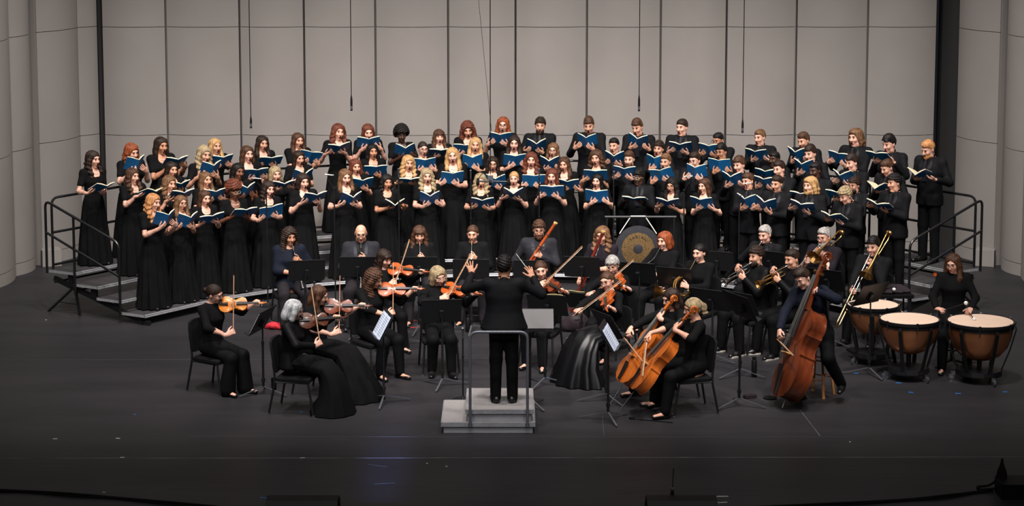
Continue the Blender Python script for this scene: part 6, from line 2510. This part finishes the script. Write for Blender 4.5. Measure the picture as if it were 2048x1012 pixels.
# ------------------------------------------------------------------ microphones
def mic_stand(bx_, by_, mx, my, boom, label):
    p = W(bx_, by_)
    m = D(mx, my, p[1] + (-.05 if boom else 0))
    e = empty('microphone_stand', TM((p[0], p[1], 0)))
    tag(e, label, 'microphone', 'choir microphones on stands')
    m = m - np.array([p[0], p[1], 0])
    MB().lathe([(.13, 0), (.13, .012), (.02, .03), (.012, .05)], 20).o('base', 'black_metal', e)
    if boom:
        k = np.array([0, 0, m[2] - .22])
        MB().tube([(0, 0, .03), k], .010, 8).o('pole', 'black_metal', e)
        t = m + nrm(k - m) * .10
        MB().tube([k - nrm(t - k) * .12, t], .007, 6).o('boom_arm', 'black_metal', e)
        MB().ball(k, .02, 8).o('clutch', 'black_plastic', e)
        d = nrm([m[0], 0, .12]) if abs(m[0]) > .02 else np.array([-.95, 0, .2])
        d = np.array([math.copysign(.96, m[0]), -.1, .10])
        MB().tube([m - d * .13, m - d * .02, m], [.009, .011, .012], 8).o('microphone', 'silver', e)
        MB().tube([t, m - d * .10], .006, 6).o('clip', 'black_plastic', e)
    else:
        MB().tube([(0, 0, .03), (0, 0, m[2] - .12)], .010, 8).o('pole', 'black_metal', e)
        MB().ball((0, 0, m[2] * .6), .018, 8).o('clutch', 'black_plastic', e)
        MB().tube([(0, 0, m[2] - .13), (0, -.01, m[2] - .03), (0, -.03, m[2])], [.010, .013, .014], 8).o('microphone', 'steel_grey', e)
    return e


mic_stand(536, 612, 505, 330 + 26, True, 'boom microphone before the front choir row at the far left')
mic_stand(671, 606, 650, 349, True, 'boom microphone between the two clarinettists')
mic_stand(799, 590, 795, 337, False, 'upright microphone between clarinet and first oboe')
mic_stand(942, 582, 941, 340, False, 'upright microphone behind the second oboist')
mic_stand(1078, 578, 1078, 337, False, 'upright microphone behind the suited bassoonist')
mic_stand(1226, 580, 1231, 342, False, 'upright microphone at the left post of gong')
mic_stand(1366, 598, 1385, 352, True, 'boom microphone right of the gong frame')
mic_stand(1476, 604, 1503, 366, True, 'boom microphone before the men at centre right')
mic_stand(926, 800, 923, 655, False, 'slim microphone stand beside the podium')
mic_stand(1160, 640, 1150, 606, True, 'low microphone clamp before the bassoonist in plum')


def hanging_mic(px, top, bot, Y, label):
    p = D(px, bot, Y)
    q = D(px, top, Y)
    e = empty('hanging_microphone', TM(p))
    tag(e, label, 'microphone', 'microphones hanging on cables')
    MB().tube([(0, 0, 7.2 - p[2]), (0, 0, q[2] - p[2])], .007, 6).o('cable', 'rubber', e)
    MB().lathe([(.004, q[2] - p[2] + .03), (.013, q[2] - p[2] - .02), (.017, q[2] - p[2] - .06), (.017, .0), (.012, -.005)], 12).o('capsule', 'black_plastic', e)
    MB().lathe([(.0175, .02), (.0175, .07)], 12).o('grille', 'steel_grey', e)


hanging_mic(502, 234, 256, 6.4, 'microphone hanging on a cable at the far left')
hanging_mic(703, 192, 221, 6.4, 'microphone hanging on a cable left of centre')
hanging_mic(1278, 192, 222, 6.4, 'microphone hanging on a cable right of centre')
hanging_mic(1485, 240, 265, 6.4, 'microphone hanging on a cable at the far right')


def mic_array():
    Y = 5.2
    c = D(978, 362, Y)
    e = empty('microphone_array', TM(c))
    tag(e, 'microphone bar hanging on a long cable above centre', 'microphone')
    MB().tube([(0.02, 0, 7.2 - c[2]), (0.02, 0, .1)], .008, 6).o('cable', 'rubber', e)
    MB().tube([(-.16, 0, 0), (.30, 0, -.01)], .014, 8).o('bar', 'black_metal', e)
    MB().box((.02, 0, .03), (.08, .05, .10)).o('clamp', 'steel_grey', e, smooth=False)
    for x in (-.16, .02, .28):
        MB().tube([(x, .05, .02), (x, -.10, -.03)], [.02, .024], 10).o('capsule', 'black_plastic', e)
    MB().tube(bez([(-.15, 0, .04), (-.08, 0, .12), (.02, 0, .16), (.14, 0, .10), (.2, .0, .03)], 6), .006, 6).o('cable_loop', 'rubber', e)
    a, b = D(963, 60, Y), D(983, 262, Y)
    o = MB().tube([a + (a - b) * 1.6, b], .003, 5).o('guy_wire', 'rubber')
    tag(o, 'thin slanting guy wire beside the central cable', 'wire')


mic_array()


# ------------------------------------------------------------------ things on the floor
def bottle(px, py, h, r, mat, label):
    e = empty('water_bottle', TM(W(px, py)))
    tag(e, label, 'bottle', 'bottles on the floor')
    MB().lathe([(r * .9, 0), (r, .01), (r, h * .78), (r * .7, h * .86)], 16).o('flask', mat, e)
    MB().lathe([(r * .72, h * .85), (r * .72, h), (r * .5, h)], 16).o('lid', 'black_plastic', e)


bottle(936, 664, .24, .035, 'black_plastic', 'dark water bottle behind the podium microphone')
bottle(1508, 754, .26, .035, 'black_plastic', 'black water bottle beside the bass stand')
e = empty('pencil_cup', TM(W(548, 780)))
tag(e, 'black cup with orange pencil by the front violinist chair', 'cup')
MB().lathe([(.03, 0), (.036, .15), (.032, .15), (.028, .01)], 16).o('cup', 'black_plastic', e)
MB().tube([(0, 0, .02), (.01, 0, .24)], .006, 6).o('pencil', 'reflector_orange', e)

fd = Field()
fd.ell((0, 0, .05), (.10, .07, .05), .02).ell((-.08, .03, .03), (.07, .05, .04), .02).ell((.09, -.02, .03), (.06, .05, .03), .02)
V, Q = fd.build(h=.014, disp=lambda X, Y, Z: .008 * np.sin(X * 60) * np.sin(Y * 70), cut=lambda X, Y, Z: -Z + 0 * X + 0 * Y)
tag(obj('red_cloth', mesh_from('red_cloth', V, Q), None, 'cloth_red', TM(W(548, 658))), 'crumpled red cloth on floor behind the left violins', 'cloth')

fd = Field()
fd.ell((0, 0, .13), (.17, .13, .14), .03).cap((-.12, 0, .08), (.12, 0, .08), .10, .10, .03)
V, Q = fd.build(h=.022, cut=lambda X, Y, Z: -Z + 0 * X + 0 * Y)
e = empty('leather_bag', TM(W(1152, 662)))
tag(e, 'dark rounded leather bag on floor among the violas', 'bag')
obj('bag_body', mesh_from('bag_body', V, Q), e, 'bag_leather')
MB().tube(bez([(-.07, 0, .26), (-.05, 0, .32), (.05, 0, .32), (.07, 0, .26)], 5), .010, 6).o('handle', 'bag_leather', e)
MB().tube([(-.16, -.05, .18), (0, -.135, .19), (.16, -.05, .18)], .005, 5).o('zipper', 'chrome', e)

# instrument case under the wind players
for (px, py, w, d, h, lab) in ((975, 640, .62, .30, .16, 'black instrument case on floor behind the conductor'), (700, 655, .40, .22, .10, 'flat black case on floor beside the suited clarinettist')):
    e = empty('instrument_case', TM(W(px, py)))
    tag(e, lab, 'case')
    MB().box((0, 0, h / 2), (w, d, h), bev=.03).o('case_shell', 'black_plastic', e)
    MB().tube(bez([(-.06, -d / 2, h * .5), (-.05, -d / 2 - .03, h * .5), (.05, -d / 2 - .03, h * .5), (.06, -d / 2, h * .5)], 4), .007, 6).o('handle', 'rubber', e)
    MB().box((0, -d / 2, h * .62), (w * .9, .006, .006)).o('latch_strip', 'chrome', e, smooth=False)

# bow rosin pouch and rubber mute beside the bass stand
e = MB().box((0, 0, .02), (.16, .09, .04), rot=Matrix.Rotation(.4, 3, 'Z'), bev=.02).o('pouch', 'bag_leather', None, TM(W(1500, 796)))
tag(e, 'small dark pouch lying before the double bass', 'pouch')
e = MB().lathe([(.08, 0), (.085, .015), (.03, .03), (.02, .03)], 16).o('endpin_rest', 'rubber', None, TM(W(1540, 797)))
tag(e, 'flat black rubber rest at the foot of double bass', 'rest')
e = empty('endpin_strap', TM(W(1264, 838)))
tag(e, 'black endpin strap running from cello pin to chair', 'strap')
q = W(1345, 846) - W(1264, 838)
MB().box((q[0] / 2, q[1] / 2, .004), (np.linalg.norm(q), .03, .006), rot=Matrix.Rotation(math.atan2(q[1], q[0]), 3, 'Z')).o('webbing', 'rubber', e, smooth=False)
MB().lathe([(.035, 0), (.035, .018), (.012, .022)], 14).o('ring_cup', 'rubber', e)

# dark cloth draped over a case with white mallets, beside the timpani
pc = W(1772, 640)
pc = np.array([D(1775, 600, 3.0)[0], 3.0, 0])
e = empty('trap_table', TM(pc, .1))
tag(e, 'low dark trap table covered with cloth behind the timpani', 'table')
zt = D(1775, 584, 3.0)[2]
MB().box((0, 0, zt - .03), (.62, .42, .04), bev=.02).o('table_top', 'black_plastic', e)
for x in (-.27, .27):
    for y in (-.17, .17):
        MB().tube([(x, y, 0), (x, y, zt - .04)], .014, 6).o('leg', 'black_metal', e)
fd = Field()
fd.cap((-.24, .02, .02), (.26, .05, .02), .06, .06, .03, 1, (1, 2.2, .6)).ell((.10, .1, .05), (.16, .08, .05), .03)
V, Q = fd.build(h=.018, disp=lambda X, Y, Z: .006 * np.sin(X * 40 + Y * 20), cut=lambda X, Y, Z: -Z + 0 * X + 0 * Y)
tag(obj('cloth_cover', mesh_from('cloth_cover', V, Q), None, 'cloth_dark', TM((pc[0], pc[1], zt - .01), .1)), 'dark folded cloth lying on the trap table', 'cloth')
for i, (dx, dy) in enumerate(((-.08, -.10), (.06, -.14))):
    e = empty('felt_mallet', TM((pc[0] + dx, pc[1] + dy, zt + .065), .5 + i))
    tag(e, 'white headed mallet resting on the dark cloth, %s one' % ('left' if i == 0 else 'right'), 'mallet', 'resting mallets')
    MB().ball((0, 0, 0), (.03, .025, .025), 10).o('felt_head', 'felt_white', e)
    MB().tube([(.02, 0, 0), (.22, 0, 0)], .006, 6).o('shaft', 'black_plastic', e)


# ---- monitors, boundary microphones and cables along the apron
def wedge(px, py, w, label, mic):
    p = W(px, py)
    e = empty('stage_monitor', TM(p))
    tag(e, label, 'speaker', 'black boxes on the apron edge')
    o2 = [(-.20, 0), (.20, 0), (.20, .08), (.05, .16), (-.14, .16), (-.20, .10)]
    b = MB().prism(o2, -w / 2, w / 2)
    b.xf(Matrix.Rotation(math.pi / 2, 4, 'Z') @ Matrix.Rotation(math.pi / 2, 4, 'X'))
    b.o('cabinet', 'black_plastic', e, smooth=False)
    g = MB()
    for k in range(8):
        g.box((-w * .45 + w * .9 * k / 7, .17, .11), (.012, .09, .006), rot=Matrix.Rotation(-.48, 3, 'X'))
    g.o('grille', 'black_metal', e, smooth=False)
    for sx in (-1, 1):
        MB().box((sx * (w / 2 + .006), 0, .07), (.012, .12, .03)).o('handle', 'rubber', e, smooth=False)
    if mic:
        m = empty('apron_microphone', TM((p[0] + mic, p[1] + .12, 0)))
        tag(m, 'small antenna microphone standing behind ' + label.split(',')[0], 'microphone', 'apron microphones')
        MB().lathe([(.10, 0), (.09, .02), (.03, .06), (.02, .15), (.012, .2)], 14).o('base', 'rubber', m)
        MB().tube([(0, 0, .18), (.01, 0, .42)], .005, 6).o('antenna', 'black_metal', m)
        MB().ball((0, 0, .2), .022, 8).o('capsule', 'steel_grey', m)


wedge(606, 1024, .72, 'low black stage monitor left of centre, cut by the frame', 0)
wedge(1362, 1024, .70, 'low black stage monitor right of centre, cut by the frame', -.08)
p = W(2030, 990)
e = empty('stage_box', TM(p))
tag(e, 'black cable box at the right corner of the apron', 'box')
MB().box((0, 0, .08), (.36, .34, .16), bev=.02).o('box_shell', 'black_plastic', e)
MB().lathe([(.06, .16), (.05, .22), (.02, .30), (.01, .36)], 12, Matrix.Translation((-.12, .10, 0))).o('plug_tower', 'rubber', e)
MB().tube(bez([(-.18, .1, .04), (-.32, .12, .02), (-.34, .22, .02), (-.2, .26, .03), (-.12, .1, .18)], 6), .012, 6).o('cable_loop', 'rubber', e)
for pts, lab in (([(0, 980), (120, 986), (240, 996), (400, 1010), (470, 1018)], 'black cable lying along the apron at the left'),
                 ([(1985, 980), (1900, 990), (1800, 1000), (1600, 1010), (1400, 1020)], 'black cable running along the apron at the right')):
    q = [W(x, y, .012) for x, y in pts]
    o = empty('floor_cable', TM(q[0]))
    tag(o, lab, 'cable', 'apron cables')
    MB().tube([a - q[0] for a in bez(q, 8)], .013, 6).o('cable', 'rubber', o)
    MB().tube([a - q[0] + np.array([0, -.05 + .03 * math.sin(i * .5), 0]) for i, a in enumerate(bez(q, 8))], .009, 6).o('cable_twin', 'rubber', o)
# black edge of the apron
tag(struct(MB().box((0, -4.68, .02), (14, .30, .05), rot=Matrix.Rotation(0, 3, 'Z')).o('trim_apron', 'rubber', smooth=False)), 'black rubber edging along the front of the apron', 'trim')
